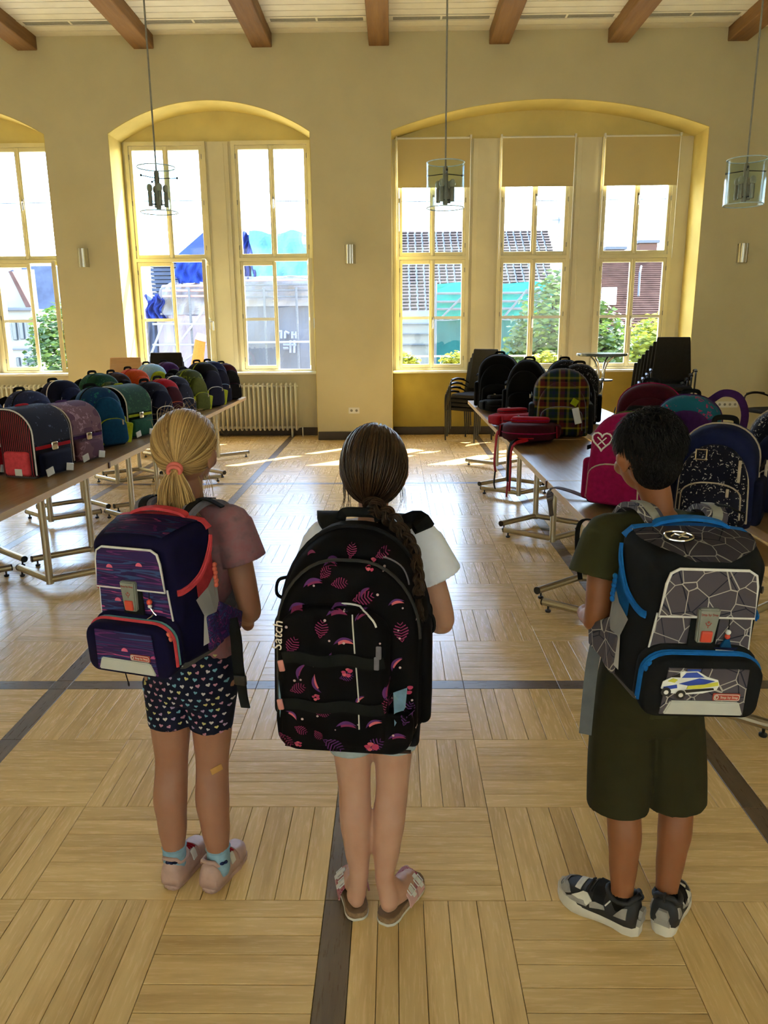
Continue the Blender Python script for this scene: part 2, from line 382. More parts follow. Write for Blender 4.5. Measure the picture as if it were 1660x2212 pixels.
# ---------------------------------------------------------------- ceiling: boards, vents, oak beams
bm = B(); box(bm, -7.6, 6.6, -5, YO, ZC+.02, ZC+.15); ceil = obj('ceiling', bm, DARKGAP, kind='structure')
BX = [-6.12, -4.63, -3.15, -1.655, -.18, 1.33, 2.81, 4.30, 5.78]; bnd = [-7.6]+BX+[6.6]
ed = [YW, 10.505, 10.335]                  # board edges back from the wall; vent slot, then boards again
for a, b in zip(bnd, bnd[1:]):
    x0, x1 = a+.128 if a > -7.6 else a, b-.128 if b < 6.6 else b
    yb = YW; k_ = 0
    while yb > 8.6:
        w = .17
        if k_ == 2:                        # dark slot, then a rail board with two long grilles
            mid = (x0+x1)/2; y2 = yb-.025
            for u, v in ((x0+.05, mid-.012), (mid+.012, x1-.05)): obj('vent_grille', bbox(u, v, y2-.115, y2-.012, ZC-.003, ZC+.015, .002), GREYM, ceil)
            bm = B(); box(bm, x0, x1, y2-.012, y2, ZC-.010, ZC+.02); box(bm, x0, x1, y2-.155, y2-.115, ZC-.006, ZC+.018)
            for u, v in ((x0, x0+.05), (mid-.012, mid+.012), (x1-.05, x1)): box(bm, u, v, y2-.115, y2-.012, ZC-.006, ZC+.018)
            obj('vent_frame', bm, BOARD, ceil); yb -= .19
        else:
            obj('ceiling_board', bbox(x0, x1, yb-w+.012, yb, ZC-.002, ZC+.018, .003), BOARD, ceil); yb -= w
        k_ += 1
    obj('ceiling_panel', bbox(x0, x1, -5, yb, ZC-.002, ZC+.018, .003), BOARD, ceil)
for x in BX: obj('beam', bbox(x-.128, x+.128, -5, YW+.02, 4.972, ZC+.02, .008), BEAMW, ceil)

# ---------------------------------------------------------------- windows
def window(i, w, blind, openc=False):
    x0, x1 = w; y0, y1 = YN-.03, YN+.05; f = .05; mid = (x0+x1)/2; zb, zt, zm = .93, 4.0, 2.47
    bm = B()
    box(bm, x0, x0+f, y0, y1, zb, zt); box(bm, x1-f, x1, y0, y1, zb, zt); box(bm, x0+f, x1-f, y0, y1, zt-f, zt); box(bm, x0+f, x1-f, y0, y1, zb, zb+.03)
    box(bm, x0+f, x1-f, y0-.006, y1, zm-.022, zm+.022)
    wo = obj('window_%d' % i, bm, FRAMEM, kind='structure')
    for zl, zh, low in ((zb+.03, zm-.022, True), (zm+.022, zt-f, False)):
        for side in (0, 1):
            a, b = (x0+f, mid) if side == 0 else (mid, x1-f); op = openc and low and side == 1
            s = .045; g = .002; d0, d1 = -.012, .04          # casement built around its hinge line
            hx = a if side == 0 else b; sg = 1 if side == 0 else -1; wd = b-a-g
            bm = B()
            def bx(u0, u1, z0, z1, e0=d0, e1=d1): box(bm, min(sg*u0, sg*u1), max(sg*u0, sg*u1), e0, e1, z0, z1)
            bx(g, s, zl+g, zh-g); bx(wd-s+.01, wd, zl+g, zh-g); bx(s, wd-s+.01, zl+g, zl+.055); bx(s, wd-s+.01, zh-.055, zh-g)
            if side == 0: bx(wd-.012, wd+.02, zl+.01, zh-.01, d0-.012, d0)
            bmesh.ops.bevel(bm, geom=bm.edges[:], offset=.004, segments=1, affect='EDGES')
            co = obj('casement', bm, FRAMEM, wo); co.location = (hx, YN, 0)
            if op: co.rotation_euler = (0, 0, R(98))
            bm = B(); bx(s-.005, wd-s+.015, zl+.05, zh-.05, .012, .018); obj('pane', bm, GLASS, co)
            if low:
                bm = B(); bx(s, wd-s+.01, 1.642, 1.682, .0, .032); obj('glazing_bar', bm, WHITE, co)
            for hz in (zl+.14, (zl+zh)/2, zh-.14):
                bm = B(); lathe(bm, [(.0075, hz-.03), (.0075, hz+.03)], 8, T(sg*.004, d0-.006, 0)); obj('hinge', bm, GREYM, co)
            if side == 1:
                hz = 1.60 if low else 3.22; bm = B()
                box(bm, -(wd-.008)-.008, -(wd-.008)+.016, d0-.012, d0, hz-.07, hz+.07)
                tube(bm, [(-wd+.012, d0-.01, hz+.03), (-wd+.012, d0-.045, hz+.03), (-wd+.012, d0-.05, hz+.02), (-wd+.012, d0-.05, hz-.085)], .008, 8)
                obj('handle', bm, STEEL, co)
    if blind:
        y = YN-.075; bm = B(); box(bm, x0+.035, x1-.01, y, y+.003, 3.39, 3.99); box(bm, x0+.035, x1-.01, y-.004, y+.007, 3.375, 3.395); rb = obj('roller_blind', bm, BLIND, wo)
        bm = B(); lathe(bm, [(.022, 0), (.022, x1-x0-.05)], 12, T(x0+.03, y+.02, 3.99) @ RY(R(90))); obj('blind_roller', bm, WHITE, rb)
        for xx in (x0+.018, x1-.002):
            bm = B(); tube(bm, [(xx, y+.01, 4.03), (xx, y+.01, 2.44)], .004, 6); box(bm, xx-.012, xx+.012, y-.01, y+.04, 3.99, 4.03); obj('blind_guide', bm, WHITE, rb)
    return wo
k = N('blind_fabric'); k.set('Base Color', (.62, .50, .24, 1)); k.set('Roughness', .9)
tl = k.n('BsdfTranslucent', Color=(.62, .50, .24, 1)); ms = k.n('MixShader', i0=.07); k.l(k.b.outputs[0], ms.inputs[1]); k.l(tl.outputs[0], ms.inputs[2]); k.l(ms.outputs[0], k.out.inputs[0]); BLIND = k.m
for i, w in enumerate(WINS): window(i+1, w, i > 3, i in (1, 2, 3))
k = N('added_warm_fill_blind'); k.set('Base Color', (.80, .66, .42, 1)); k.set('Roughness', .9); tl = k.n('BsdfTranslucent', Color=(.98, .86, .69, 1)); ms = k.n('MixShader', i0=.85)  # unseen rear blinds, added to tint the fill light warm
k.l(k.b.outputs[0], ms.inputs[1]); k.l(tl.outputs[0], ms.inputs[2]); k.l(ms.outputs[0], k.out.inputs[0])
for i, x in enumerate((-7.0, -3.6, -.2, 3.2)):   # invented rear windows: frame, pane, sand-coloured blind to warm the fill
    x1 = x+3.0; bm = B()
    for q in ((x, x+.07, .6, 4.3), (x1-.07, x1, .6, 4.3), (x+.07, x1-.07, .6, .67), (x+.07, x1-.07, 4.23, 4.3), (x+1.47, x+1.53, .67, 4.23)): box(bm, q[0], q[1], -5.12, -5.06, q[2], q[3])
    wo = obj('window_%d' % (i+8), bm, FRAMEM, kind='structure')
    for u in (x+.07, x+1.53): obj('pane', bbox(u, u+1.40, -5.092, -5.088, .67, 4.23, 0), GLASS, wo)
    obj('roller_blind', bbox(x+.01, x1-.01, -5.03, -5.028, .62, 4.29, 0), k.m, wo)
# ---------------------------------------------------------------- the street outside
def at(px, py, Y):                         # a photo direction met at depth Y, in metres
    d = camo.matrix_world.to_3x3() @ Vector(((px-830)/1644, -(py-1106)/1644, -1)); t = Y/d.y
    return Vector((d.x*t, Y, 1.55+d.z*t))
def omat(n, col, rough=1, metal=0, var=.12, vs_=30): return mat(n, col, max(rough, .85), metal, var, vs_, spec=.08)
TILE = omat('dark_clay_tile', (0.033, 0.025, 0.024, 1), .6, 0, .35, 3); TILEL = omat('tile_highlight_base', (0.231, 0.220, 0.220, 1), .8)  # pale slab between the dark tiles: tile highlights put into its colour
RTILE = omat('brown_red_tile', (0.094, 0.048, 0.039, 1), .7, 0, .25, 3); HWALL = omat('pale_house_render', (0.26, 0.25, 0.235, 1), .9, 0, .05, 1)
GWALL = omat('grey_house_render', (0.110, 0.110, 0.116, 1), .9, 0, .1, 1); WING = mat('dark_window_glass', (0.055, 0.061, 0.066, 1), .2); SLATE = omat('blue_slate', (0.055, 0.066, 0.099, 1), .7, 0, .2, 2)
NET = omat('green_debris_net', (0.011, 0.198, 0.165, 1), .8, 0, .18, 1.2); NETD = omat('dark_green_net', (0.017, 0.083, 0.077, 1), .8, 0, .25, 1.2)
BLUET = omat('blue_tarpaulin', (0.014, 0.030, 0.165, 1), .35, 0, .35, .8); CYANT = omat('turquoise_tarpaulin', (0.110, 0.286, 0.319, 1), .4, 0, .2, .8)
SHEET = omat('translucent_white_sheet', (0.23, 0.22, 0.225, 1), .5, 0, .12, .7); SCAF = omat('galvanised_tube', (0.165, 0.165, 0.165, 1), .5, .6); ORANGE = omat('orange_chute', (0.330, 0.110, 0.017, 1), .6)
BRICKM = omat('chimney_brick', (0.110, 0.055, 0.039, 1), .9); BARK = omat('bark', (0.033, 0.025, 0.017, 1), .9)
def leafm(name, a, b):
    k = N(name); oi = k.n('Attribute', attribute_name='rnd'); k.set('Base Color', k.ramp(oi.outputs['Fac'], [(0, a), (1, b)])); k.set('Roughness', .5)
    tl = k.n('BsdfTranslucent'); k.l(k.ramp(oi.outputs['Fac'], [(0, a), (1, b)]), tl.inputs[0]); ms = k.n('MixShader', i0=.45)
    k.l(k.b.outputs[0], ms.inputs[1]); k.l(tl.outputs[0], ms.inputs[2]); k.l(ms.outputs[0], k.out.inputs[0]); return k.m
LEAF = leafm('tree_leaf', (.018, .050, .008, 1), (.10, .16, .022, 1)); LEAFY = leafm('yellow_green_leaf', (.10, .13, .012, 1), (.30, .33, .03, 1))
def slab(pts, t, n=None):                  # thick quad sheet from 4 corners
    bm = B(); p = [Vector(q) for q in pts]; nn = (p[1]-p[0]).cross(p[3]-p[0]).normalized()*t
    a = [bm.verts.new(q) for q in p]; b = [bm.verts.new(q+nn) for q in p]; bm.faces.new(a[::-1]); bm.faces.new(b)
    for i in range(4): bm.faces.new((a[i], a[(i+1) % 4], b[(i+1) % 4], b[i]))
    return bm
def wavy(x0, x1, z0, z1, y, amp, nx=22, nz=14, seed=1, lean=0):   # hanging sheet with folds, 2 cm thick
    bm = B(); rr = random.Random(seed); ph = [rr.uniform(0, 6) for _ in range(6)]; G = []
    for s_ in (0, .02):
        g = []
        for j in range(nz+1):
            for i in range(nx+1):
                u, v = i/nx, j/nz; d = amp*(math.sin(u*17+ph[0]+v*4)+.6*math.sin(u*31-v*7+ph[1])+.7*math.sin(v*9+ph[2]+u*5))
                g.append(bm.verts.new((x0+(x1-x0)*u+.3*amp*math.sin(v*8+ph[3]), y+d*.5+s_+lean*v, z0+(z1-z0)*v+.4*amp*math.sin(u*12+ph[4])*(v > .9))))
        G.append(g)
    for g in G:
        for j in range(nz):
            for i in range(nx): q = j*(nx+1)+i; bm.faces.new((g[q], g[q+1], g[q+nx+2], g[q+nx+1]))
    return bm
def leaves(name, root, blobs, n, size, m, seed):
    bm = B(); lay = bm.faces.layers.float.new('rnd'); rr = random.Random(seed); tot = sum(b[3]**2 for b in blobs)
    for b in blobs:
        for _ in range(int(n*b[3]**2/tot)):
            d = Vector((rr.gauss(0, 1), rr.gauss(0, 1), rr.gauss(0, 1))).normalized(); p = Vector(b[:3])+d*b[3]*rr.uniform(.55, 1.05)
            a, e_ = frame_axes((d+Vector((rr.uniform(-1, 1), rr.uniform(-1, 1), rr.uniform(-1, 1)))*.8).normalized()); s_ = size*rr.uniform(.6, 1.3)
            v = [bm.verts.new(p+q) for q in (-a*s_, e_*s_*.45, a*s_, -e_*s_*.45+d*s_*.2)]; f = bm.faces.new(v); f[lay] = rr.random()
    return obj(name, bm, m, root, kind='stuff')
bm = B(); box(bm, -70, 60, 11.8, 90, -5.3, -5); obj('ground_outside', bm, mat('street_paving', (.30, .29, .27, 1), .9), kind='structure')
# dark-tiled house opposite the wide niche
h = thing('house', 'long house with a dark tiled roof and green scaffold net, seen through the wide window', 'house', (6, 30, -5))
def add(nm, bm, m, root, **kw):            # world-space mesh under a root that stands at root.location
    bmesh.ops.transform(bm, matrix=root.matrix_basis.inverted() if False else Matrix.Translation(-Vector(root.location)), verts=bm.verts); return obj(nm, bm, m, root, **kw)
YA, YB = 25.0, 30.0
eL, rL, rR = at(850, 692, YA), at(850, 499, YB), at(1196, 497, YB); eR = at(1225, 640, YA); eR.z = eL.z
bm = B(); box(bm, eL.x-1, at(1222, 700, YA).x, YA+.4, YB+4, -5, eL.z); add('wall', bm, HWALL, h)
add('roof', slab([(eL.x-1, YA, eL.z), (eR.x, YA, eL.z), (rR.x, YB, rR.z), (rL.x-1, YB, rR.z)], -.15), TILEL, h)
bm = B(); ny = 30; rr = random.Random(5); U = Vector((0, YB-YA, rR.z-eL.z)); nrm = Vector((0, -U.z, U.y)).normalized()
for j in range(ny):
    xr = eR.x+(rR.x-eR.x)*j/ny; nx = int((xr-eL.x+1)/.26)
    for i in range(nx):
        p = Vector((eL.x-1+.26*i+.02*(j % 2), YA, eL.z))+U*(j/ny); e_ = U/ny*.86
        q = [p, p+Vector((.20, 0, 0)), p+Vector((.20, 0, 0))+e_, p+e_]
        lo = [bm.verts.new(x+nrm*.01) for x in q]; hi = [bm.verts.new(x+nrm*(.06 if t < 2 else .03)) for t, x in enumerate(q)]
        bm.faces.new(hi); bm.faces.new((lo[0], lo[1], hi[1], hi[0])); bm.faces.new((lo[1], lo[2], hi[2], hi[1])); bm.faces.new((lo[3], lo[0], hi[0], hi[3]))
add('roof_tiles', bm, TILE, h, kind='stuff')
pa, pb = at(938, 612, 21), at(1222, 805, 21)
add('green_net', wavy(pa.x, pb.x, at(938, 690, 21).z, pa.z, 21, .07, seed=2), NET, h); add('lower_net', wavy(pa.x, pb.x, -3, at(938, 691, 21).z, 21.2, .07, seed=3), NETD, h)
for yy in (634, 652, 668): bm = B(); p = at(936, yy, 20.85); tube(bm, [p, (pb.x+.3, 20.85, p.z)], .035, 6); add('scaffold_tube', bm, SCAF, h)
for xx in (942, 1012, 1080, 1150): bm = B(); p = at(xx, 606, 20.8); tube(bm, [p, (p.x, 20.8, -5)], .035, 6); add('scaffold_tube', bm, SCAF, h)
for a_, b_ in (((950, 690), (1010, 630)), ((1085, 690), (1140, 625))): bm = B(); tube(bm, [at(*a_, 20.82), at(*b_, 20.82)], .03, 6); add('scaffold_tube', bm, SCAF, h)
bm = B(); p, q = at(862, 672, 22), at(932, 800, 22); box(bm, p.x, q.x, 22, 22.4, -5, p.z); add('stair_tower', bm, HWALL, h)
for yy in (700, 722, 745): bm = B(); p = at(864, yy, 21.9); q = at(930, yy, 21.9); tube(bm, [p, q], .035, 6); add('scaffold_tube', bm, SCAF, h)
# pale blue gable beside it
g = thing('gable_house', 'narrow pale blue gable standing behind the right end of the dark tiled roof', 'house', (9, 38, -5))
p, q = at(1198, 545, 38), at(1240, 505, 38); bm = B(); prism(bm, [(p.x, -5), (q.x, -5), (q.x, q.z), ((p.x+q.x)/2, q.z+1.2), (p.x, q.z)], 38, 44); add('wall', bm, mat('blue_render', (.20, .28, .45, 1), .9), g)
bm = B(); p = at(1208, 470, 38.1); q = at(1208, 510, 38.1); tube(bm, [q, p], .03, 5); tube(bm, [p+Vector((-.3, 0, -.1)), p+Vector((.3, 0, -.1))], .02, 4); add('roof_aerial', bm, SCAF, g)
# brown-red roofed house on the right
h2 = thing('house', 'house with a steep brown-red tiled roof and chimneys, seen through the right-hand window', 'house', (14, 30, -5))
YA, YB = 27.0, 32.0; eL, rL = at(1296, 703, YA), at(1300, 550, YB); eR, rR = at(1478, 703, YA), at(1478, 528, YB)
bm = B(); box(bm, eL.x, eR.x+2, YA+.5, YB+4, -5, eL.z); add('wall', bm, GWALL, h2)
add('roof', slab([(eL.x-.2, YA, eL.z), (eR.x+2, YA, eL.z), (eR.x+2, YB, rL.z), (rL.x, YB, rL.z)], -.15), RTILE, h2)
bm = B(); U = Vector((0, YB-YA, rL.z-eL.z)); nrm = Vector((0, -U.z, U.y)).normalized()
for j in range(34):
    p = Vector((eL.x-.2, YA, eL.z))+U*(j/34); q = U/34; w = Vector((eR.x+2.2-eL.x, 0, 0))
    v = [bm.verts.new(x) for x in (p+nrm*.01, p+w+nrm*.01, p+w+nrm*.09, p+nrm*.09, p+w+q+nrm*.02, p+q+nrm*.02)]
    bm.faces.new(v[:4]); bm.faces.new((v[3], v[2], v[4], v[5]))
add('roof_tiles', bm, RTILE, h2, kind='stuff')
for xa, ya, w in ((1397, 527, .35), (1327, 541, .35)):
    p = at(xa, ya, YB); bm = bbox(p.x-w, p.x+w, YB-.3, YB+.3, rL.z-.4, p.z, .02); c_ = add('chimney', bm, BRICKM, h2)
    bm = bbox(p.x-w-.07, p.x+w+.07, YB-.37, YB+.37, p.z, p.z+.12, .01); add('chimney_cap', bm, GWALL, h2)
bm = B(); p = at(1376, 592, 29.0); tube(bm, [at(1380, 640, 28.3), at(1383, 590, 29), at(1386, 575, 29.6)], .04, 6); add('vent_pipe', bm, GWALL, h2)
p = at(1316, 640, 28.0); bm = bbox(p.x-.25, p.x+.25, 27.9, 28.1, p.z-.3, p.z+.3, .02, None); add('skylight', bm, WHITE, h2)
for xa in (1320, 1332, 1382, 1402): p = at(xa, 745, YA+.42); bm = bbox(p.x-.32, p.x+.32, YA+.4, YA+.52, p.z-.7, p.z+.7, .02); w_ = add('window', bm, WHITE, h2); bm = bbox(p.x-.25, p.x+.25, YA+.38, YA+.41, p.z-.62, p.z+.62, .0); add('window_glass', bm, WING, h2)
p, q = at(1288, 640, 29), at(1300, 578, 29); bm = bbox(p.x-.6, q.x, 29, 31, -5, q.z, .02); add('white_dormer', bm, HWALL, h2)
# wrapped building under repair opposite the left niche
w = thing('wrapped_building', 'building under repair wrapped in blue and turquoise tarpaulins and white sheeting', 'house', (-7, 22, -5))
YF = 20.0; p, q = at(318, 600, YF), at(690, 600, YF)
bm = B(); box(bm, p.x, q.x+.3, YF+.8, YF+8, -5, at(400, 640, YF).z); add('wall', bm, GWALL, w)
def sheet(nm, x0, x1, ya, yb, Y, m, amp=.10, seed=1, lean=0): a, b = at(x0, yb, Y), at(x1, ya, Y); add(nm, wavy(a.x, b.x, a.z, b.z, Y, amp, seed=seed, lean=lean), m, w)
a, b, d = at(378, 560, YF), at(448, 480, YF+.5), at(448, 560, YF)
add('blue_tarpaulin', slab([a, (d.x, YF, d.z), (d.x, YF+1, b.z), (d.x-.35, YF+1, b.z-.5)], .05), BLUET, w)
sheet('blue_tarpaulin', 382, 450, 560, 612, YF-.1, BLUET, .10, 4); sheet('white_sheet', 350, 450, 612, 680, YF-.05, SHEET, .10, 5)
sheet('blue_tarpaulin', 316, 352, 640, 690, YF-.15, BLUET, .16, 6); sheet('blue_tarpaulin', 517, 547, 503, 603, YF, BLUET, .12, 7); sheet('turquoise_tarpaulin', 546, 690, 501, 597, YF-.1, CYANT, .14, 8)
sheet('white_sheet', 515, 690, 598, 662, YF-.05, SHEET, .07, 9); sheet('grey_sheet', 515, 690, 662, 830, YF, mat('grey_sheeting', (.09, .09, .10, 1), .7, 0, .2, .8), .06, 10); sheet('pinkish_sheet', 350, 460, 680, 830, YF, mat('pinkish_sheeting', (.22, .18, .19, 1), .7, 0, .2, .8), .06, 11); sheet('dark_blue_sheet', 310, 350, 690, 830, YF+.1, SLATE, .06, 12)
p, q = at(333, 655, YF+1), at(366, 552, YF+1); bm = B()
for j in range(12): z0 = p.z+(q.z-p.z)*j/12; box(bm, p.x, q.x+.3, YF+.9-.02*(j % 2), YF+1.4, z0, z0+(q.z-p.z)/12-.02)
add('slate_cladding', bm, SLATE, w)
RB = mat('rusty_batten', (.40, .20, .16, 1), .8)
for yy in (618, 628, 640): p, q = at(352, yy, YF-.25), at(450, yy, YF-.25); add('batten', bbox(p.x, q.x, YF-.3, YF-.22, p.z-.025, p.z+.025, .005), RB, w)
for yy in (606, 616, 628, 642): p, q = at(518, yy, YF-.25), at(690, yy, YF-.25); add('batten', bbox(p.x, q.x, YF-.3, YF-.22, p.z-.02, p.z+.02, .005), RB if yy < 610 else SCAF, w)
for xx in (372, 408, 446, 570, 640): p = at(xx, 620, YF-.35); bm = B(); tube(bm, [(p.x, YF-.35, -5), p], .03, 6); add('scaffold_tube', bm, SCAF, w)
for a_, b_ in (((392, 735), (440, 670)), ((325, 770), (352, 700)), ((385, 790), (425, 760)), ((330, 700), (450, 700)), ((330, 745), (450, 745)), ((520, 740), (690, 738))): bm = B(); tube(bm, [at(*a_, YF-.4), at(*b_, YF-.4)], .03, 6); add('scaffold_tube', bm, SHEET, w)
bm = B(); tube(bm, [at(425, 800, YF-.8), at(433, 735, YF-.8)], [.16, .13], 12); add('debris_chute', bm, ORANGE, w)
bm = B(); tube(bm, [at(433, 735, YF-.8), at(436, 722, YF-.8)], [.14, .12], 12); add('chute_mouth', bm, SHEET, w)
# the illegible pale sign strokes on the grey sheet
SG = [((600, 716), (600, 731)), ((600, 716), (610, 716)), ((608, 716), (608, 731)), ((616, 716), (616, 731)), ((616, 716), (625, 720)), ((632, 716), (632, 731)), ((640, 716), (640, 731)), ((632, 723), (640, 723)), ((612, 745), (640, 745)), ((628, 735), (628, 762)), ((636, 735), (636, 762)), ((612, 752), (624, 752))]
bm = B()
for a_, b_ in SG: tube(bm, [at(*a_, YF-.16), at(*b_, YF-.16)], .03, 4)
add('sign_lettering', bm, mat('pale_sign_paint', (.22, .23, .27, 1), .8), w)
# white house on the far left
h3 = thing('house', 'white house with a gabled mansard roof, seen through the leftmost window', 'house', (-19, 32, -5))
YH = 28.0; p, q = at(-60, 668, YH), at(66, 668, YH); bm = B(); box(bm, p.x, q.x, YH, YH+8, -5, p.z); add('wall', bm, HWALL, h3)
bm = B(); a, b, d = at(8, 588, YH+.1), at(22, 588, YH+.1), at(64, 668, YH+.1); prism(bm, [(p.x, p.z), (d.x, d.z), (b.x, b.z), (a.x, a.z), (p.x, a.z-.6)], YH+.15, YH+.6); add('gable', bm, HWALL, h3)
add('roof_edge', slab([at(18, 586, YH-.1), at(26, 586, YH-.1), at(70, 668, YH-.1), at(58, 668, YH-.1)], .3), RTILE, h3)
add('slate_roof', slab([at(28, 582, YH+.3), at(74, 582, YH+3), at(84, 668, YH+3), at(68, 668, YH+.3)], .2), SLATE, h3)
p, q = at(-60, 672, YH-.2), at(70, 664, YH-.2); add('cornice', bbox(p.x, q.x, YH-.3, YH, p.z, q.z, .02), GWALL, h3)
p, q = at(-60, 757, YH-.1), at(70, 753, YH-.1); add('string_course', bbox(p.x, q.x, YH-.15, YH, p.z, q.z, .01), GWALL, h3)
for xa, ya, yb in ((32, 695, 735), (47, 693, 733), (64, 692, 728), (15, 697, 736), (40, 772, 792), (57, 770, 790), (70, 768, 790), (22, 774, 794)):
    a, b = at(xa-2.5, yb, YH-.05), at(xa+2.5, ya, YH-.05); add('window', bbox(a.x, b.x, YH-.1, YH+.02, a.z, b.z, .02), WING, h3)
h4 = thing('dark_roofed_house', 'dark slate-roofed house behind the white one, beside the opened casement', 'house', (-17, 40, -5))
p, q = at(78, 640, 40), at(103, 575, 40); bm = B(); box(bm, p.x-.5, q.x+.3, 40, 46, -5, p.z-.8); add('wall', bm, HWALL, h4)
bm = B(); prism(bm, [(p.x-.5, p.z-.8), (q.x+.3, p.z-.8), (q.x+.3, q.z), (p.x-.5, q.z)], 39.8, 46); add('roof', bm, SLATE, h4)
for yy in (666, 690): a = at(94, yy, 39.9); add('window', bbox(a.x-.35, a.x+.35, 39.88, 40.1, a.z-.6, a.z+.6, .02), WING, h4)
# trees and planting
def tree(label, x, Y, blobs, n, size, m=LEAF, trunk=True, seed=1):
    pts = [(at(px, py, Y+dy), r_) for px, py, dy, r_ in blobs]; b0 = pts[0][0]
    t = thing('leafy_tree', label, 'tree', (b0.x, Y, -5)); o0 = Vector((b0.x, Y, -5))
    bm = B(); tube(bm, [(0, 0, 0), (.05, 0, b0.z+5-.3)], [.16, .06], 8)
    for p, r_ in pts[1:]: tube(bm, [(.03, 0, max(.5, (b0.z+5)*.6)), p-o0], [.06, .02], 5)
    obj('trunk', bm, BARK, t); leaves('foliage', t, [tuple(p-o0)+(r_,) for p, r_ in pts], n, size, m, seed)
tree('tall green tree in front of the green scaffold net', 0, 16, [(1190, 690, 0, .75), (1165, 735, .2, .7), (1200, 770, .1, .7), (1150, 770, .3, .6), (1205, 615, .1, .35), (1195, 650, 0, .45), (1135, 730, .4, .35)], 2600, .085, seed=2)
tree('bushy green tree below the brown-red roof', 0, 17, [(1300, 720, 0, .55), (1310, 755, .2, .55), (1285, 765, .1, .5), (1300, 672, 0, .25), (1330, 750, .3, .35)], 1600, .085, seed=3)
tree('yellow-green tree top behind the stacked chairs', 0, 18, [(1395, 735, 0, .55), (1425, 715, 0, .4), (1370, 760, .2, .45), (1420, 770, 0, .6)], 1300, .09, LEAFY, seed=4)
tree('green tree behind the open casement of the leftmost window', 0, 20, [(128, 740, 0, .75), (112, 715, .2, .55), (135, 690, 0, .45), (120, 790, 0, .8), (98, 740, .3, .4)], 1600, .10, seed=5)
rl = thing('balcony_railing', 'thin white balcony railing outside the wide window', 'railing', (1.5, 13.0, 0))
p, q = at(862, 770, 13), at(1225, 768, 13); bm = B(); tube(bm, [p, q], .014, 6); add('rail', bm, WHITE, rl)
for i in range(9): bm = B(); x = p.x+(q.x-p.x)*i/8; tube(bm, [(x, 13, p.z), (x, 13, -5 if i % 8 == 0 else -.2)], .009, 5); add('baluster', bm, WHITE, rl)
POT = mat('terracotta', (.42, .13, .06, 1), .8)
for i, (px, lab) in enumerate(((872, 'terracotta flower trough outside the left pane of the wide window'), (985, 'terracotta flower trough beside the stacked chairs, outside the window'), (1180, 'terracotta flower trough beyond the black backpacks, outside the window'))):
    p = at(px, 795, 12.6); t = thing('flower_trough', lab, 'planter', (p.x, 12.6, p.z-.1), group=None); bm = bbox(-.28, .28, -.09, .09, 0, .16, .01); obj('trough', bm, POT, t)
    leaves('plant', t, [(-.15, 0, .22, .11), (.02, 0, .25, .13), (.18, 0, .21, .1)], 260, .05, LEAFY, 20+i)
    bm = bbox(-.33, .33, -.12, .12, -5-p.z+.1, 0, .01); obj('plinth', bm, HWALL, t)
bm = B(); tube(bm, [at(-20, 440, 22), at(430, 433, 22), at(830, 436, 22), at(1230, 433, 22), at(1700, 425, 22)], .012, 5); tag(obj('overhead_wire', bm, BLACKP), 'thin black overhead wire crossing the sky outside the windows', 'wire')
# ---------------------------------------------------------------- furniture and fittings
TOPW = wood('brown_laminate_top', (.17, .095, .032, 1), (.23, .135, .05, 1), (.28, .17, .07, 1), 1, .33, 3, rv=.12)
BEECH = wood('beech_edge', (.42, .27, .12, 1), (.52, .35, .17, 1), (.58, .41, .22, 1), 1, .45, 3, rv=.1)
CONN = mat('brown_connector', (.10, .035, .015, 1), .5)
LEGM = mat('satin_metal_tube', (.50, .46, .38, 1), .34, 1.0, .05)
CHB = fabric('black_upholstery', (.020, .018, .016, 1)); CHF = mat('dark_chair_tube', (.05, .05, .052, 1), .3, .8); ORW = wood('orange_beech_ply', (.42, .22, .07, 1), (.52, .29, .11, 1), (.58, .34, .14, 1), 0, .4, 3, rv=.05)
def make_table(label, x, y0, y1):
    L = (y1-y0)/2; t = thing('folding_table', label, 'table', (x, (y0+y1)/2, 0), group=None)
    obj('tabletop', bbox(-.298, .298, -L+.002, L-.002, .706, .722, .002), TOPW, t)
    bm = B(); a, b, e_ = .30, L-.001, .006
    for q in ((-a, -a+e_, -b, b), (a-e_, a, -b, b), (-a+e_, a-e_, -b, -b+e_), (-a+e_, a-e_, b-e_, b)): box(bm, q[0], q[1], q[2], q[3], .688, .7225)
    obj('edge_band', bm, BEECH, t)
    obj('underframe', bbox(-.24, .24, -L+.25, L-.25, .664, .704, .004), LEGM, t)
    for s in (-1, 1):
        py = s*(L-.34); bm = B(); tube(bm, [(0, py, .03), (0, py, .675)], .022, 12); p = obj('post', bm, LEGM, t)
        for sx in (-1, 1):
            bm = B(); tube(bm, [(0, py, .055), (sx*.31, py+s*.25, .055)], .021, 12); f = obj('foot_bar', bm, LEGM, t)
            bm = B(); d = Vector((sx*.31, s*.25, 0)).normalized(); q = Vector((sx*.31, py+s*.25, .055)); tube(bm, [q-d*.002, q+d*.006], .022, 12); obj('end_cap', bm, BLACKP, f)
            bm = B(); lathe(bm, [(.013, 0), (.016, .004), (.016, .012), (.006, .016), (.006, .036)], 10, T(sx*.285, py+s*.23, 0)); obj('glide', bm, BLACKP, f)
        bm = B(); tube(bm, [(-.22, py, .66), (.22, py, .66)], .016, 8); obj('crossbar', bm, LEGM, t)
    return t
YL = [2.93, 4.75, 6.29, 7.83, 9.37]; YRr = [2.56, 4.10, 5.64, 7.18, 8.72]
ordn = ['nearest', 'second nearest', 'third nearest', 'farthest']
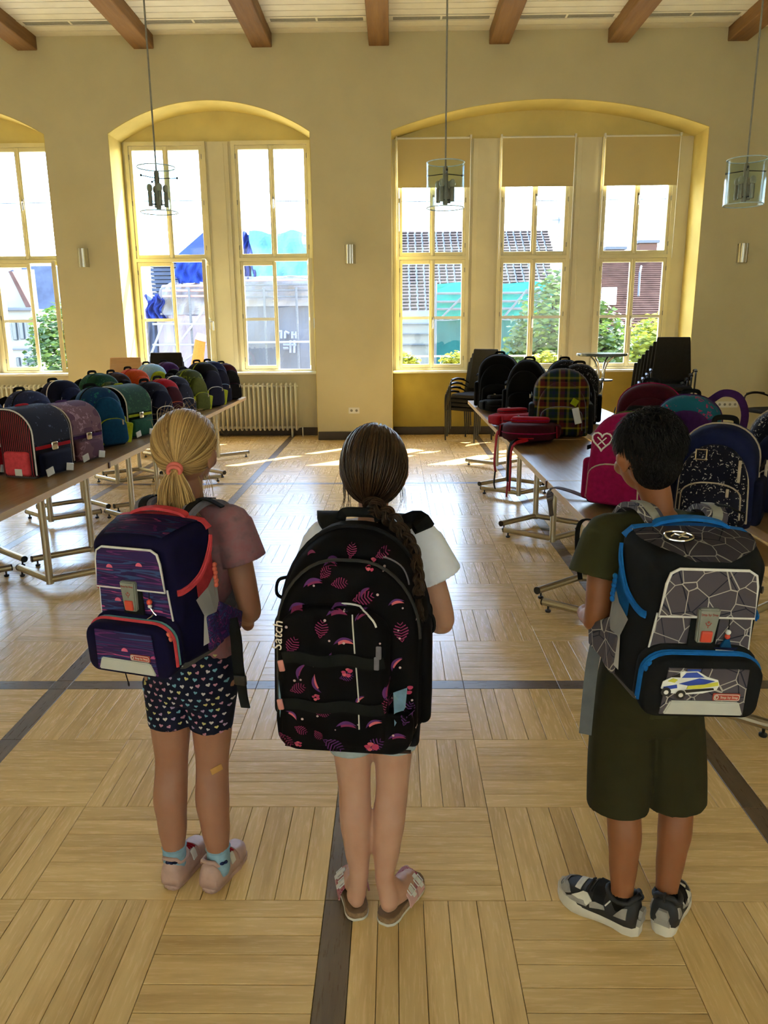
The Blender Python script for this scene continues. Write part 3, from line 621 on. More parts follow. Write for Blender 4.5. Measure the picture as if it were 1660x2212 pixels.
for i in range(4):
    make_table('narrow brown-topped folding table, %s of the aisle-side row on the left' % ordn[i], -2.122, YL[i], YL[i+1])
    make_table('narrow brown-topped folding table, %s of the outer row on the left' % ordn[i], -2.795, YL[i], YL[i+1])
    make_table('narrow brown-topped folding table, %s of the aisle-side row on the right' % ordn[i], 1.132, YRr[i], YRr[i+1])
    make_table('narrow brown-topped folding table, %s of the outer row on the right' % ordn[i], 1.805, YRr[i], YRr[i+1])
# edge connectors at visible joints
for n_, (x, y) in enumerate(((-1.82, 4.75), (.83, 4.10))):
    bm = bbox(-.006, .006, -.012, .012, -.02, .018, .002, T(x, y, .706)); tag(obj('edge_connector', bm, CONN), 'brown edge connector at the table joint on the %s side of the aisle' % ('left' if n_ == 0 else 'right'), 'connector')

def make_chair(label, loc, rz, backm=CHB, seatm=CHB, arms=True, group=None):
    t = thing('stacking_chair', label, 'chair', loc, rz, group)      # faces -Y; seat height .46
    bm = B(); rbox(bm, .46, .45, .05, .024, 3, 3, T(0, 0, .455), lambda p: (p.x, p.y, p.z-.25*max(0, -p.y-.12)**1.5)); obj('seat', bm, seatm, t, True)
    def wb(p): return (p.x*(1-.10*(p.z/.27)), p.y+.35*p.x*p.x*-1+.12*p.z, p.z)
    bm = B(); rbox(bm, .44, .03, .54, .0145, 3, 5, T(0, .235, .79), wb); obj('backrest', bm, backm, t, True)
    for s in (-1, 1):
        bm = B(); tube(bm, spline([(s*.245, -.20, 0), (s*.25, -.20, .30), (s*.255, -.20, .58), (s*.26, -.15, .645), (s*.26, 0, .66), (s*.25, .16, .62), (s*.235, .25, .55)], 4), .011, 8); obj('arm_leg' if arms else 'leg', bm, CHF, t)
        bm = B(); tube(bm, [(s*.225, .24, 0), (s*.225, .20, .44), (s*.20, .245, .62), (s*.20, .26, .80)], .011, 8); obj('leg', bm, CHF, t)
        bm = B(); tube(bm, [(s*.235, -.2, .425), (s*.225, .2, .425)], .010, 6); obj('side_rail', bm, CHF, t)
        if arms: bm = B(); tube(bm, spline([(s*.26, -.16, .655), (s*.262, -.05, .672), (s*.258, .1, .655)], 3), .016, 8, flat=(1.2, .7)); obj('arm_pad', bm, BLACKP, t)
    return t
def stack(n, x, y, rz, dx, dz, what, where, **kw):
    names = ['bottom', 'second from bottom', 'third from bottom', 'fourth from bottom', 'fifth from bottom', 'sixth from bottom']
    c0 = None; grp = '%s stacked %s' % (what, where)
    for i in range(n):
        lab = '%s, %s in the stack %s' % (what, 'topmost' if i == n-1 else names[i], where); loc = (x+dx[0]*i, y+dx[1]*i, dz*i)
        if c0 is None: c0 = make_chair(lab, loc, rz, group=grp, **kw)
        else: dup(c0, loc, rz, lab, grp)
stack(4, 1.02, 10.55, R(-42), (.02, -.04), .06, 'black padded armchair', 'left of the black backpacks')
stack(7, 3.28, 9.95, R(-16), (.032, -.042), .055, 'black padded armchair', 'beside the bistro table')
make_chair('black padded armchair standing alone at the right edge, by the wall sockets', (4.86, 9.95, 0), R(-75))
stack(4, -2.95, 9.98, R(8), (0, -.042), .06, 'black padded armchair', 'behind the far left bags')
stack(3, -3.53, 9.98, R(2), (0, -.042), .06, 'orange plywood chair', 'by the left pier', backm=ORW, seatm=ORW, arms=False)
# tall bistro table
t = thing('bistro_table', 'tall round bistro table with curved chrome legs, by the window', 'table', (2.62, 9.85, 0))
bm = B(); lathe(bm, [(.0, 1.165), (.30, 1.165), (.315, 1.172), (.315, 1.192), (.308, 1.20), (0, 1.20)], 40); obj('tabletop', bm, mat('dark_glossy_top', (.06, .08, .085, 1), .12), t, 'auto')
bm = B(); lathe(bm, [(.0, .855), (.15, .855), (.155, .862), (.15, .872), (0, .872)], 28); obj('shelf_disc', bm, mat('dark_disc', (.05, .06, .065, 1), .15), t, 'auto')
for i in range(4):
    a = PI/4+i*PI/2; u = Vector((math.cos(a), math.sin(a), 0)); bm = B(); tube(bm, spline([u*.045+Vector((0, 0, .87)), u*.05+Vector((0, 0, .98)), u*.09+Vector((0, 0, 1.09)), u*.17+Vector((0, 0, 1.16))], 5), .012, 8); obj('curved_leg', bm, CHROME, t, True)
bm = B(); lathe(bm, [(.035, .02), (.035, .86)], 16); obj('pole', bm, CHROME, t, True)
bm = B(); lathe(bm, [(.0, 0), (.23, 0), (.23, .012), (.05, .03), (0, .03)], 32); obj('base_plate', bm, CHROME, t, 'auto')

# column radiators, one object per section
def radiator(label, x0, x1, y=11.03):
    t = thing('radiator', label, 'radiator', (x0, y, 0)); p = .0665; n = int((x1-x0)/p); proto = None
    for i in range(n):
        if proto is None:
            bm = B()
            for yy in (-.05, .05): tube(bm, [(0, yy, .125), (0, yy, .735)], .0145, 8)
            for zz, s in ((.735, 1), (.125, -1)): tube(bm, spline([(0, -.05, zz), (0, -.035, zz+s*.018), (0, 0, zz+s*.026), (0, .035, zz+s*.018), (0, .05, zz)], 2), .0155, 8)
            proto = obj('section', bm, RADM, t, True); o = proto
        else: o = proto.copy(); COL.objects.link(o)
        o.parent = t; o.location = (p*(i+.5), 0, 0)
    for zz in (.135, .725): bm = B(); tube(bm, [(0, 0, zz), (p*n, 0, zz)], .019, 10); obj('header_pipe', bm, RADM, t, True)
    for xx in (p*1.5, p*(n-1.5)): obj('foot', bbox(xx-.01, xx+.01, -.06, .06, 0, .12, .003), RADM, t)
    bm = B(); tube(bm, [(p*n, 0, .135), (p*n+.05, 0, .135), (p*n+.05, 0, .02), (p*n+.05, 0, 0)], .010, 8); obj('supply_pipe', bm, RADM, t)
RADM = mat('cream_radiator_enamel', (.72, .68, .55, 1), .35, 0, .03)
radiator('long cream column radiator under the left niche windows, beyond the table end', -3.32, -1.36); radiator('cream column radiator at the far left edge, under the leftmost window', -6.95, -4.95)

# up-and-down wall lights
def wall_light(label, x, z):
    t = thing('wall_light', label, 'lamp', (x, YW-.0005, z)); bm = B(); n = 18
    pr_ = [(.07*math.cos(PI+PI*i/n), .075*math.sin(PI+PI*i/n)) for i in range(n+1)]
    rings = []
    for zz in (-.12, .12): rings.append([bm.verts.new((a, b, zz)) for a, b in pr_]+[bm.verts.new((a*.95, b*.95, zz)) for a, b in reversed(pr_)])
    ringfaces(bm, rings); obj('shade', bm, STEEL, t, 'auto')
    obj('back_plate', bbox(-.05, .05, -.012, 0, -.10, .10, .003), STEEL, t)
    bm = B(); tube(bm, [(0, -.035, -.08), (0, -.035, .08)], .02, 10); obj('bulb', bm, WHITE, t, True)
    for s in (-1, 1): bm = B(); tube(bm, [(s*.034, -.068, -.12), (s*.034, -.068, .12)], .004, 6); obj('trim_strip', bm, CHROME, t)
wall_light('half-round steel wall light on the left pier', -4.165, 2.47); wall_light('half-round steel wall light on the middle pier', -.585, 2.485); wall_light('half-round steel wall light on the right pier', 4.612, 2.455)
def socket(label, x, z, n):
    t = thing('wall_socket', label, 'socket', (x, YW-.0005, z)); w = .071*n; obj('plate', bbox(-w/2-.005, w/2+.005, -.009, 0, -.042, .042, .003), WHITE, t)
    for i in range(n):
        cx = -w/2+.071*(i+.5); bm = B(); lathe(bm, [(.024, 0), (.024, .0035), (.019, .0036), (.018, .0005), (0, .0005)], 18, T(cx, -.0095, 0) @ RX(R(90))); s = obj('socket_ring', bm, WHITE, t, 'auto')
        bm = B()
        lathe(bm, [(.0185, 0), (.0185, .0012)], 16, T(cx, -.0095, 0) @ RX(R(90))); obj('recess', bm, GREYM, s)
socket('double wall socket on the middle pier, above the skirting', -.57, .41, 2); socket('row of four wall sockets on the right wall, low behind the navy bags', 4.61, .462, 4)

# glass pendants
def pendant(label, x, y, z, rz):
    t = thing('pendant_lamp', label, 'lamp', (x, y, z), rz)          # origin at the bottom of the glass
    bm = B(); H = .31; prof = [(.139, 0), (.139, H), (.134, H), (.134, 0)]; n = 40
    rings = [[bm.verts.new((r_*math.cos(2*PI*k/n), r_*math.sin(2*PI*k/n), zz)) for k in range(n)] for r_, zz in prof]; ringfaces(bm, rings, True); obj('glass_cylinder', bm, PGLASS, t, 'auto')
    for zz in (0, H): bm = B(); tube(bm, [(.1365*math.cos(a), .1365*math.sin(a), zz) for a in [2*PI*i/40 for i in range(40)]], .0042, 6, closed=True); obj('glass_rim', bm, RIMG, t, True)
    bm = B(); lathe(bm, [(.0, .02), (.017, .02), (.019, .03), (.019, .275), (.015, .285), (0, .285)], 14); obj('stem', bm, BRASSY, t, 'auto')
    for i in range(3):
        a = i*2*PI/3; u = Vector((math.cos(a), math.sin(a), 0)); bm = B(); tube(bm, [u*.01+Vector((0, 0, .235)), u*.150+Vector((0, 0, .235))], .0035, 6); q = obj('spoke', bm, BLACKP, t)
        bm = B(); ell(bm, u.x*.15, u.y*.15, .235, .009, .009, .009, 8, 6); obj('spoke_knob', bm, BLACKP, q, True)
    for i in range(4):
        a = PI/6+i*PI/2; u = Vector((math.cos(a), math.sin(a), 0))*.058
        bm = B(); lathe(bm, [(.0, .04), (.016, .04), (.016, .135), (.014, .14), (0, .14)], 12, T(u.x, u.y, 0)); s = obj('lamp_holder', bm, BRASSY, t, 'auto')
        bm = B(); lathe(bm, [(.012, .139), (.019, .15), (.021, .165), (.019, .182), (.010, .193), (0, .195)], 14, T(u.x, u.y, 0)); obj('bulb', bm, BULB, s, True)
        bm = B(); tube(bm, [(0, 0, .055), (u.x, u.y, .055)], .005, 6); obj('holder_arm', bm, BLACKP, t)
    bm = B(); tube(bm, [(0, 0, .28), (0, 0, ZC-z)], .0065, 8); obj('suspension_rod', bm, GREYM, t)
    bm = B(); lathe(bm, [(.05, ZC-z-.03), (.05, ZC-z)], 16); obj('ceiling_rose', bm, STEEL, t)
RIMG = mat('pale_blue_glass_edge', (.55, .68, .74, 1), .2); BRASSY = mat('dull_nickel', (.30, .26, .20, 1), .5, .5); BULB = mat('unlit_opal_bulb', (.42, .37, .26, 1), .35)
pendant('left glass cylinder pendant lamp hanging before the left niche', -1.745, 6, 2.385, R(0)); pendant('middle glass cylinder pendant lamp hanging before the wide niche', .378, 6, 2.395, R(30)); pendant('right glass cylinder pendant lamp hanging at the right edge', 2.565, 6, 2.395, R(10))
# ---------------------------------------------------------------- bags: pattern materials
def fab(name, h, **kw): return fabric(name, c(h), **kw)
NAVY = fab('navy_fabric', '0e1028'); BLACK = fab('black_fabric', '060608'); CHAR = fab('charcoal_fabric', '1a1a1e'); LIME = fab('lime_fabric', '8f9a18'); PINK = fab('coral_pink_fabric', 'c8444c')
REDF = fab('red_fabric', '96101f'); MAROON = fab('maroon_fabric', '380a18'); MAGENTA = fab('magenta_fabric', '850d42'); OLIVE = fab('olive_fabric', '4a5220'); GREEN = fab('dark_green_fabric', '1d4a38')
TEAL = fab('teal_blue_fabric', '0f3f66'); ORANGEF = fab('orange_fabric', 'b8481c'); PURPLE = fab('purple_fabric', '3a1a4c'); GREYF = fab('grey_fabric', '6b6870'); BLUEF = fab('bright_blue_fabric', '1c66b0'); BROWNF = fab('brown_fabric', '352622'); BEIGE = fab('beige_zip_tape', 'a89a86'); LBLUE = fab('light_blue_fabric', '8fb4d0'); DKBLUE = fab('dark_blue_fabric', '151a3a')
REFL = mat('reflective_silver', (.62, .62, .60, 1), .35, .15, .04); PIPE = mat('white_piping', (.70, .68, .66, 1), .5); BASEG = mat('grey_rubber_base', (.06, .06, .062, 1), .7); STRAPM = mat('dark_webbing', (.010, .0105, .0105, 1), .9, bump=.3, bscale=900, spec=.1)
def stripes(name, stops, sx=3.0, sz=42, warp=.06, seed=0.0):
    k = N(name); v = k.co((sx, sz, sz), loc=(seed, seed, seed)); f = k.n('TexNoise', i0=v, Scale=1.0, Detail=1.5, Roughness=.5, Distortion=.6).outputs[0]
    k.set('Base Color', k.ramp(f, stops, 'CONSTANT')); k.set('Roughness', .7); k.set('Specular IOR Level', .3); k.bump(k.noise(k.co(), 1500, 2), .2, .0005); return k.m
WAVES = stripes('purple_wave_print', [(0, c('1e1142')), (.36, c('263668')), (.41, c('2a1650')), (.485, c('622566')), (.51, c('26134a')), (.57, c('304a78')), (.595, c('24124a')), (.64, c('b34a80')), (.66, c('2e1a50'))])
def crackle(name, base, l1, l2, sc=17, w=.028):
    k = N(name); v = k.co()
    def edge(off, s_): return k.n('TexVoronoi', feature='DISTANCE_TO_EDGE', i0=k.co(loc=(off, off*.7, off*.3)), Scale=s_, Randomness=1.0).outputs['Distance']
    a = k.math('LESS_THAN', edge(0, sc), w); b = k.math('LESS_THAN', edge(3.1, sc*.62), w*.7)
    col = k.mix(k.noise(v, 6), tuple(x*.85 for x in base[:3])+(1,), base); col = k.mix(b, col, l2); col = k.mix(a, col, l1)
    k.set('Base Color', col); k.set('Roughness', .8); k.set('Specular IOR Level', .25); k.bump(k.noise(v, 1500, 2), .2, .0005); return k.m
CRACK = crackle('grey_crackle_print', c('514b53'), c('b0aaa2'), c('1c1e30'), 21, .020)
def plaid(name, sc=24):
    k = N(name); v = k.co((sc, sc, sc)); s_ = k.n('SeparateXYZ', i0=v)
    def band(ch, ph): return k.ramp(k.math('FRACT', k.math('ADD', k.math('MULTIPLY', s_.outputs[ch], .28), ph)), [(0, c('6e1a1c')), (.22, c('15151a')), (.34, c('8d8a22')), (.46, c('1d3a34')), (.62, c('1c2a52')), (.76, c('14351c')), (.9, c('b09a28'))], 'CONSTANT')
    k.set('Base Color', k.mix(1.0, k.mix(.5, band('X', .1), band('Z', .45)), (.5, .5, .5, 1), 'MULTIPLY')); k.set('Roughness', .85); k.set('Specular IOR Level', .2); return k.m
PLAID = plaid('madras_plaid')
def speck(name, base, dots, sc=45, th=.32, dist=.8, extra=None):
    k = N(name); v = k.co(); f = k.n('TexVoronoi', i0=k.mix(.12*dist, v, k.n('TexNoise', i0=v, Scale=30.0).outputs['Color'], 'ADD'), Scale=sc); m_ = k.math('MULTIPLY', k.math('LESS_THAN', f.outputs['Distance'], th), k.math('GREATER_THAN', k.n('SeparateXYZ', i0=f.outputs['Color']).outputs[0], .55))
    col = k.mix(m_, base, dots)
    if extra: col = k.mix(k.math('GREATER_THAN', k.noise(v, 9, 1), .56), col, extra)
    k.set('Base Color', col); k.set('Roughness', .85); k.set('Specular IOR Level', .2); return k.m
FLORAL = speck('white_speckle_on_navy', c('0a0c1e'), c('a09a90'), 70, .34); FLORALB = speck('grey_floral_on_black', c('0b0b0e'), c('8d8a8c'), 60, .25)
NAVYP = speck('navy_planet_print', c('171a2e'), c('485270'), 28, .22); PINKP = speck('pink_unicorn_print', c('6e4f5c'), c('96788a'), 18, .42, 1.5, c('57394f')); BLUEP = speck('blue_green_print', c('0a3054'), c('1c5c58'), 22, .45, 1.5, c('0c3c6c')); GREENP = speck('green_leaf_print', c('173c2b'), c('2a5a3a'), 30, .4, 1.2); CAMO = speck('lime_camouflage', c('39431c'), c('7b8a22'), 20, .45, 1.6, c('20280f')); TEALP = speck('teal_purple_print', c('14576a'), c('a03560'), 20, .40, 1.6, c('3a1a58'))
k = N('red_pinstripe'); s_ = k.n('SeparateXYZ', i0=k.co((75, 75, 75))); k.set('Base Color', k.ramp(k.math('FRACT', s_.outputs['Y']), [(0, c('12070a')), (.68, c('8e1b2c'))], 'CONSTANT')); k.set('Roughness', .8); PINSTR = k.m
# ---------------------------------------------------------------- bag builders (local: back at y=0, front towards -y, bottom z=0)
def outl(w, h, rx, rz, rb, n=7, tp=0.0):
    p = []
    for cx, cz, ax, az, a0 in ((w/2-rb, rb, rb, rb, -90), (w/2-rx, h-rz, rx, rz, 0), (-w/2+rx, h-rz, rx, rz, 90), (-w/2+rb, rb, rb, rb, 180)):
        for i in range(n+1): t = R(a0+90*i/n); p.append((cx+ax*math.cos(t), cz+az*math.sin(t)))
    return [(x*(1-tp*z/h), z) for x, z in p]
def pillow(bm, o_, layers, M=None, mi=0, capmi=None):
    zc = sum(z for _, z in o_)/len(o_); rings = []
    for y, s in layers: rings.append([bm.verts.new((x*s, y, zc+(z-zc)*s)) for x, z in o_])
    if M:
        for g in rings:
            for v in g: v.co = M @ v.co
    ringfaces(bm, rings, cap=True, mi=mi); return bm
def puff(d, s=1.0): return [(0, .80), (-.01*s, .93), (-.16*d, .99), (-.45*d, 1), (-.78*d, .985), (-.93*d, .94), (-d, .84), (-d*1.03, .55), (-d*1.035, .2)]
def path(o_, y, s, i0=None, i1=None):
    zc = sum(z for _, z in o_)/len(o_); q = [Vector((x*s, y, zc+(z-zc)*s)) for x, z in o_]; return q[i0:i1]
def zipline(root, o_, y, s, m, r_=.004, i0=None, i1=None, nm='zip', parent=None):
    bm = B(); tube(bm, path(o_, y, s, i0, i1), r_, 6, closed=i0 is None); return obj(nm, bm, m, parent or root)
def puller(root, p, m, L=.035): bm = B(); rbox(bm, .012, .006, L, .003, 2, 1, T(p[0], p[1], p[2]-L/2)); return obj('zip_puller', bm, m, root, True)
def straps(root, w, h, m, y=.012, top=.80):                    # folded shoulder straps on the back side
    for s in (-1, 1):
        P = spline([(s*w*.20, .002, h*top), (s*w*.22, .04, h*top+.012), (s*w*.28, .085, h*.72), (s*w*.34, .06, h*.35), (s*w*.38, .004, h*.12)], 5); bm = B(); strap(bm, P, .055, .014, (1, 0, .01) and (0, 1, .2)); obj('shoulder_strap', bm, m, root)
def handle(root, h, m, y=-.03, w=.09, hh=.018): bm = B(); strap(bm, spline([(-w/2, y, h-.012), (-w*.42, y, h+hh*.7), (0, y, h+hh), (w*.42, y, h+hh*.7), (w/2, y, h-.012)], 4), .022, .007, (0, 1, 0)); obj('handle', bm, m, root, True)
def rucksack(label, loc, rz, w=.33, h=.46, d=.20, body=BLACK, pocket=None, zipm=None, side=None, strapm=STRAPM, base=None, tilt=0, roll=0, two=True, pipe=None, group=None, dome=.5, patch=None, flat=False):
    t = thing('backpack', label, 'bag', loc, rot=(tilt, roll, rz), group=group); pocket = pocket or body; zipm = zipm or CHAR
    o_ = outl(w, h, w*.46, h*dome*.62, .045, 8, .10); bm = B(); pillow(bm, o_, puff(d)); b = obj('body', bm, body, t, True)
    zipline(t, o_, -.50*d, 1.004, zipm, .0045, 7, 29)
    if two:
        o2 = outl(w*.84, h*.80, w*.38, h*.36, .04, 8, .10); bm = B(); pillow(bm, o2, puff(.055), T(0, -d*.97, .012)); fp = obj('front_panel', bm, pocket, t, True); zipline(t, o2, -d*.97-.028, 1.004, pipe or zipm, .0048, 7, 29, parent=fp, nm='panel_piping'); d2 = d+.052
    else: d2 = d
    o3 = outl(w*.70, h*.42, w*.30, h*.12, .035, 6, .05); bm = B(); pillow(bm, o3, puff(.045), T(0, -d2*.97, .02)); lp = obj('front_pocket', bm, pocket, t, True); zipline(t, [(x, z+.02) for x, z in o3], -d2*.97-.024, 1.004, pipe or zipm, .0045, 6, 22, parent=lp, nm='pocket_zip')
    for s in (-1, 1):
        bm = B(); rbox(bm, .05, d*.78, h*.46, .022, 3, 2, T(s*(w*.5-.002), -d*.52, h*.26)); obj('side_pocket', bm, side or pocket, t, True)
        bm = B(); strap(bm, [(s*(w*.5+.006), -.02, h*.62), (s*(w*.49+.004), -d*.9, h*.60)], .02, .004, (1, 0, 0)); obj('compression_strap', bm, strapm, t)
    bm = B(); rbox(bm, w*.93, d*.95, .05, .022, 3, 2, T(0, -d*.5, .024)); obj('base', bm, base or CHAR, t, True)
    if patch:
        for s in (-1, 1): bm = B(); rbox(bm, w*.24, .03, h*.34, .014, 3, 2, T(s*w*.36, -d2-.012, h*.22) @ RY(s*R(14))); obj('corner_pocket', bm, patch, t, True)
    if not flat: straps(t, w, h, strapm)
    handle(t, h, strapm); puller(t, (w*.20, -d2*.97-.055, h*.44), BEIGE); return t
def satchel(label, loc, rz, w=.30, h=.37, d=.22, side=BLACK, lid=NAVYP, front=NAVY, trim=REDF, pocket=PINK, pipe=PIPE, tilt=0, group=None):
    t = thing('school_satchel', label, 'bag', loc, rot=(tilt, 0, rz), group=group)
    prof = outl(d, h, d*.60, h*.42, .02, 8); prof = [(-x if False else x, z) for x, z in prof]         # side profile in YZ, front at -y
    P2 = [((x-d/2), z) for x, z in outl(d, h, d*.62, h*.40, .02, 8)]
    # front top corner strongly rounded, back top corner tight
    P2 = []
    for cx, cz, ax, az, a0 in ((-.02, .02, .02, .02, -90), (-.035, h-.035, .035, .035, 0), (-d+d*.72, h-h*.36, d*.72, h*.36, 90), (-d+.02, .02, .02, .02, 180)):
        for i in range(9): q = R(a0+90*i/8); P2.append((cx+ax*math.cos(q), cz+az*math.sin(q)))
    zc, yc = h*.45, -d/2; bm = B(); rings = []
    for x, s in ((-w/2, .86), (-w/2+.006, .95), (-w/2+.025, 1), (w/2-.025, 1), (w/2-.006, .95), (w/2, .86)): rings.append([bm.verts.new((x, yc+(y-yc)*s, zc+(z-zc)*s)) for y, z in P2])
    ringfaces(bm, rings)
    for f in bm.faces: f.material_index = 1 if abs(f.calc_center_median().x) > w/2-.03 else 0
    obj('body', bm, [front, side], t, True)
    n0, n1 = 12, 28; LP = P2[n0:n1]; lidp = [Vector((0, y*1.02-.0, z*1.012)) for y, z in LP]+[Vector((0, -d*1.02, h*.5)), Vector((0, -d*1.02, h*.44))]
    ups = [Vector((0, p.y-yc, p.z-h*.45)).normalized() for p in lidp]; bm = B(); strap(bm, lidp, w-.012, .012, ups); lo = obj('lid', bm, lid, t, 'auto')
    for s in (-1, 1): bm = B(); tube(bm, [p+Vector((s*(w/2-.004), 0, 0)) for p in lidp], .0045, 6); obj('lid_piping', bm, pipe, lo)
    bm = B(); strap(bm, [Vector((-w/2+.01, -d*1.03, h*.445)), Vector((w/2-.01, -d*1.03, h*.445))], .02, .010, (0, -1, 0)); obj('lid_hem', bm, trim, lo)
    bm = B(); rbox(bm, w*.82, .05, h*.34, .022, 3, 2, T(0, -d-.015, h*.20)); fp = obj('front_pocket', bm, front, t, True)
    bm = B(); rbox(bm, .05, .02, .05, .008, 2, 1, T(0, -d*1.02-.012, h*.44)); obj('buckle', bm, CHROME, t, True)
    for s in (-1, 1):
        bm = B(); rbox(bm, .045, d*.72, h*.36, .020, 3, 2, T(s*(w/2+.004), -d*.52, h*.22), lambda p: (p.x, p.y, p.z)); sp = obj('side_pocket', bm, pocket, t, True)
        bm = B(); rbox(bm, .06, .006, .045, .003, 1, 1, T(s*w*.27, -d-.0415, h*.085) @ RY(s*R(12))); obj('reflective_patch', bm, REFL, fp)
        bm = B(); rbox(bm, .006, .05, .04, .003, 1, 1, T(s*(w/2+.026), -d*.6, h*.10)); obj('reflective_patch', bm, REFL, sp)
    bm = B(); rbox(bm, w*.96, d*.96, .035, .015, 2, 2, T(0, -d*.5, .014)); obj('base', bm, BASEG, t, True)
    handle(t, h, trim, -.05, .10, .012); return t
TZ = .7235
# left tables, aisle-side row: near to far
SR = {'a': 0}
satchel('red satchel at the left edge, mostly hidden behind the navy pinstriped one', (-2.57, 4.37, TZ), R(74), .30, .37, .22, MAROON, REDF, REDF, PIPE, REDF)
satchel('navy satchel with red pinstriped sides and coral pink side pocket, nearest on the aisle', (-2.213, 4.42, TZ), R(74), .31, .385, .23, PINSTR, NAVYP, NAVY, REDF, PINK)
satchel('dusky pink and grey patterned satchel with a dark open side, next to the navy one', (-2.19, 4.90, TZ), R(73), .29, .36, .22, BLACK, PINKP, PINKP, PURPLE, PINKP)
rucksack('teal-blue backpack with lime green side pockets, among the left satchels', (-2.17, 5.44, TZ), R(52), .30, .42, .20, BLUEP, TEAL, CHAR, LIME, tilt=R(-4), pipe=LIME, patch=LIME)
satchel('dark green satchel with a pale green seam and lime side pocket', (-2.20, 5.98, TZ), R(72), .31, .39, .22, BLACK, GREENP, GREEN, LIME, GREENP)
rucksack('small navy backpack with white piping, just beyond the dark green satchel', (-2.18, 6.60, TZ), R(62), .30, .38, .19, NAVYP, NAVY, CHAR, NAVY, pipe=PIPE)
rucksack('dull red backpack squeezed between two navy ones on the left', (-2.18, 6.98, TZ), R(62), .30, .38, .17, REDF, MAROON, ORANGEF, MAROON)
rucksack('navy backpack with a dotted print, before the camouflage one', (-2.18, 7.36, TZ), R(62), .30, .38, .17, NAVYP, NAVYP, PIPE, NAVY)
rucksack('lime and olive camouflage backpack on the left table', (-2.16, 7.78, TZ), R(62), .30, .42, .19, CAMO, OLIVE, LIME, LIME, pipe=LIME, patch=LIME)
rucksack('large black backpack with bright lime pockets near the far table end', (-2.14, 8.26, TZ), R(58), .34, .47, .22, BLACK, NAVY, LIME, LIME, pipe=PIPE, patch=LIME)
rucksack('dark backpack with pale blue piping behind the black and lime one', (-2.13, 8.70, TZ), R(55), .32, .46, .20, DKBLUE, NAVY, LBLUE, BLACK, pipe=LBLUE)
rucksack('dark maroon backpack last on the left table', (-2.06, 9.07, TZ), R(50), .30, .42, .18, MAROON, BLACK, MAROON, BLACK)
# outer row
rucksack('navy backpack leaning back at the left edge behind the satchels', (-2.84, 5.10, TZ), R(75), .32, .36, .20, DKBLUE, NAVY, CHAR, NAVY, tilt=R(-12))
rucksack('mottled blue backpack behind the dusky pink satchel', (-2.84, 5.72, TZ), R(70), .32, .38, .20, speck('blue_mottle', c('232a4c'), c('4a5680'), 24, .4, 1.4), DKBLUE, CHAR, DKBLUE)
rucksack('dark navy crumpled backpack left of the green one', (-2.86, 6.42, TZ), R(66), .32, .40, .20, NAVY, DKBLUE, PIPE, NAVY, tilt=R(-6))
rucksack('mid green backpack with dark green piping in the outer row', (-2.86, 7.20, TZ), R(64), .36, .42, .22, GREENP, CAMO, GREEN, OLIVE)
rucksack('dark brown backpack between the green and orange ones', (-2.86, 7.68, TZ), R(64), .30, .40, .18, BROWNF, BLACK, CHAR, BROWNF)
rucksack('orange backpack in the outer row on the left', (-2.84, 8.12, TZ), R(64), .34, .41, .20, ORANGEF, ORANGEF, REDF, LBLUE)
rucksack('light blue and lime backpack before the dark chair stack', (-2.80, 8.62, TZ), R(60), .34, .44, .20, LBLUE, LIME, PIPE, LIME)
rucksack('purple backpack at the far end of the outer left row', (-2.74, 9.08, TZ), R(55), .30, .44, .18, PURPLE, BLACK, CHAR, PURPLE)
# right tables
rucksack('tallest black backpack, farthest on the right table beside the chair stack', (1.10, 8.10, TZ), R(-12), .44, .54, .24, BLACK, BLACK, CHAR, BLACK)
rucksack('black bag lying flat on the far table corner', (1.03, 7.66, TZ+.005), R(190), .36, .34, .11, BLACK, CHAR, CHAR, BLACK, tilt=-R(87), two=False, flat=True)
rucksack('black backpack standing between the tallest black one and the plaid one', (1.26, 7.20, TZ), R(-22), .38, .52, .22, BLACK, BLACK, CHAR, BLACK, pipe=CHAR, dome=.75)
rucksack('black backpack with grey flower print at the back right', (1.66, 7.60, TZ), R(-8), .36, .50, .20, FLORALB, FLORALB, CHAR, FLORALB)
rucksack('dark backpack with a grey ribbon handle directly behind the plaid one', (1.60, 6.72, TZ), R(-14), .36, .50, .20, FLORALB, BLACK, GREYF, BLACK, pipe=GREYF)
pl = rucksack('large madras plaid backpack with grey piping', (1.30, 6.02, TZ), R(-10), .44, .50, .22, PLAID, PLAID, GREYF, CHAR, pipe=GREYF, base=PLAID)
bm = B(); rbox(bm, .05, .006, .12, .003, 1, 1, T(.11, -.335, .17) @ RY(R(-14))); obj('reflective_patch', bm, REFL, pl)
bm = B(); rbox(bm, .05, .006, .05, .003, 1, 1, T(.09, -.335, .27) @ RY(R(30))); obj('lime_patch', bm, LIME, pl, label='lime green patch')
rd = rucksack('bright red backpack lying flat over the table edge', (.96, 6.52, TZ+.005), R(200), .34, .40, .10, REDF, REDF, MAROON, REDF, tilt=-R(87), two=False, strapm=REDF, flat=True)
mr = rucksack('maroon round bag lying flat in front of the plaid backpack', (1.02, 5.70, TZ+.005), R(165), .40, .40, .12, MAROON, REDF, MAGENTA, MAROON, tilt=-R(87), two=False, strapm=REDF, dome=.8, flat=True)
def hang(root, pts, m, w=.03, nm='hanging_strap'):             # straps dangling over the table edge, world points
    I = Matrix.LocRotScale(root.location, root.rotation_euler, None).inverted(); bm = B(); strap(bm, spline(pts, 4), w, .006, (1, .2, .1)); bmesh.ops.transform(bm, matrix=I, verts=bm.verts); obj(nm, bm, m, root)
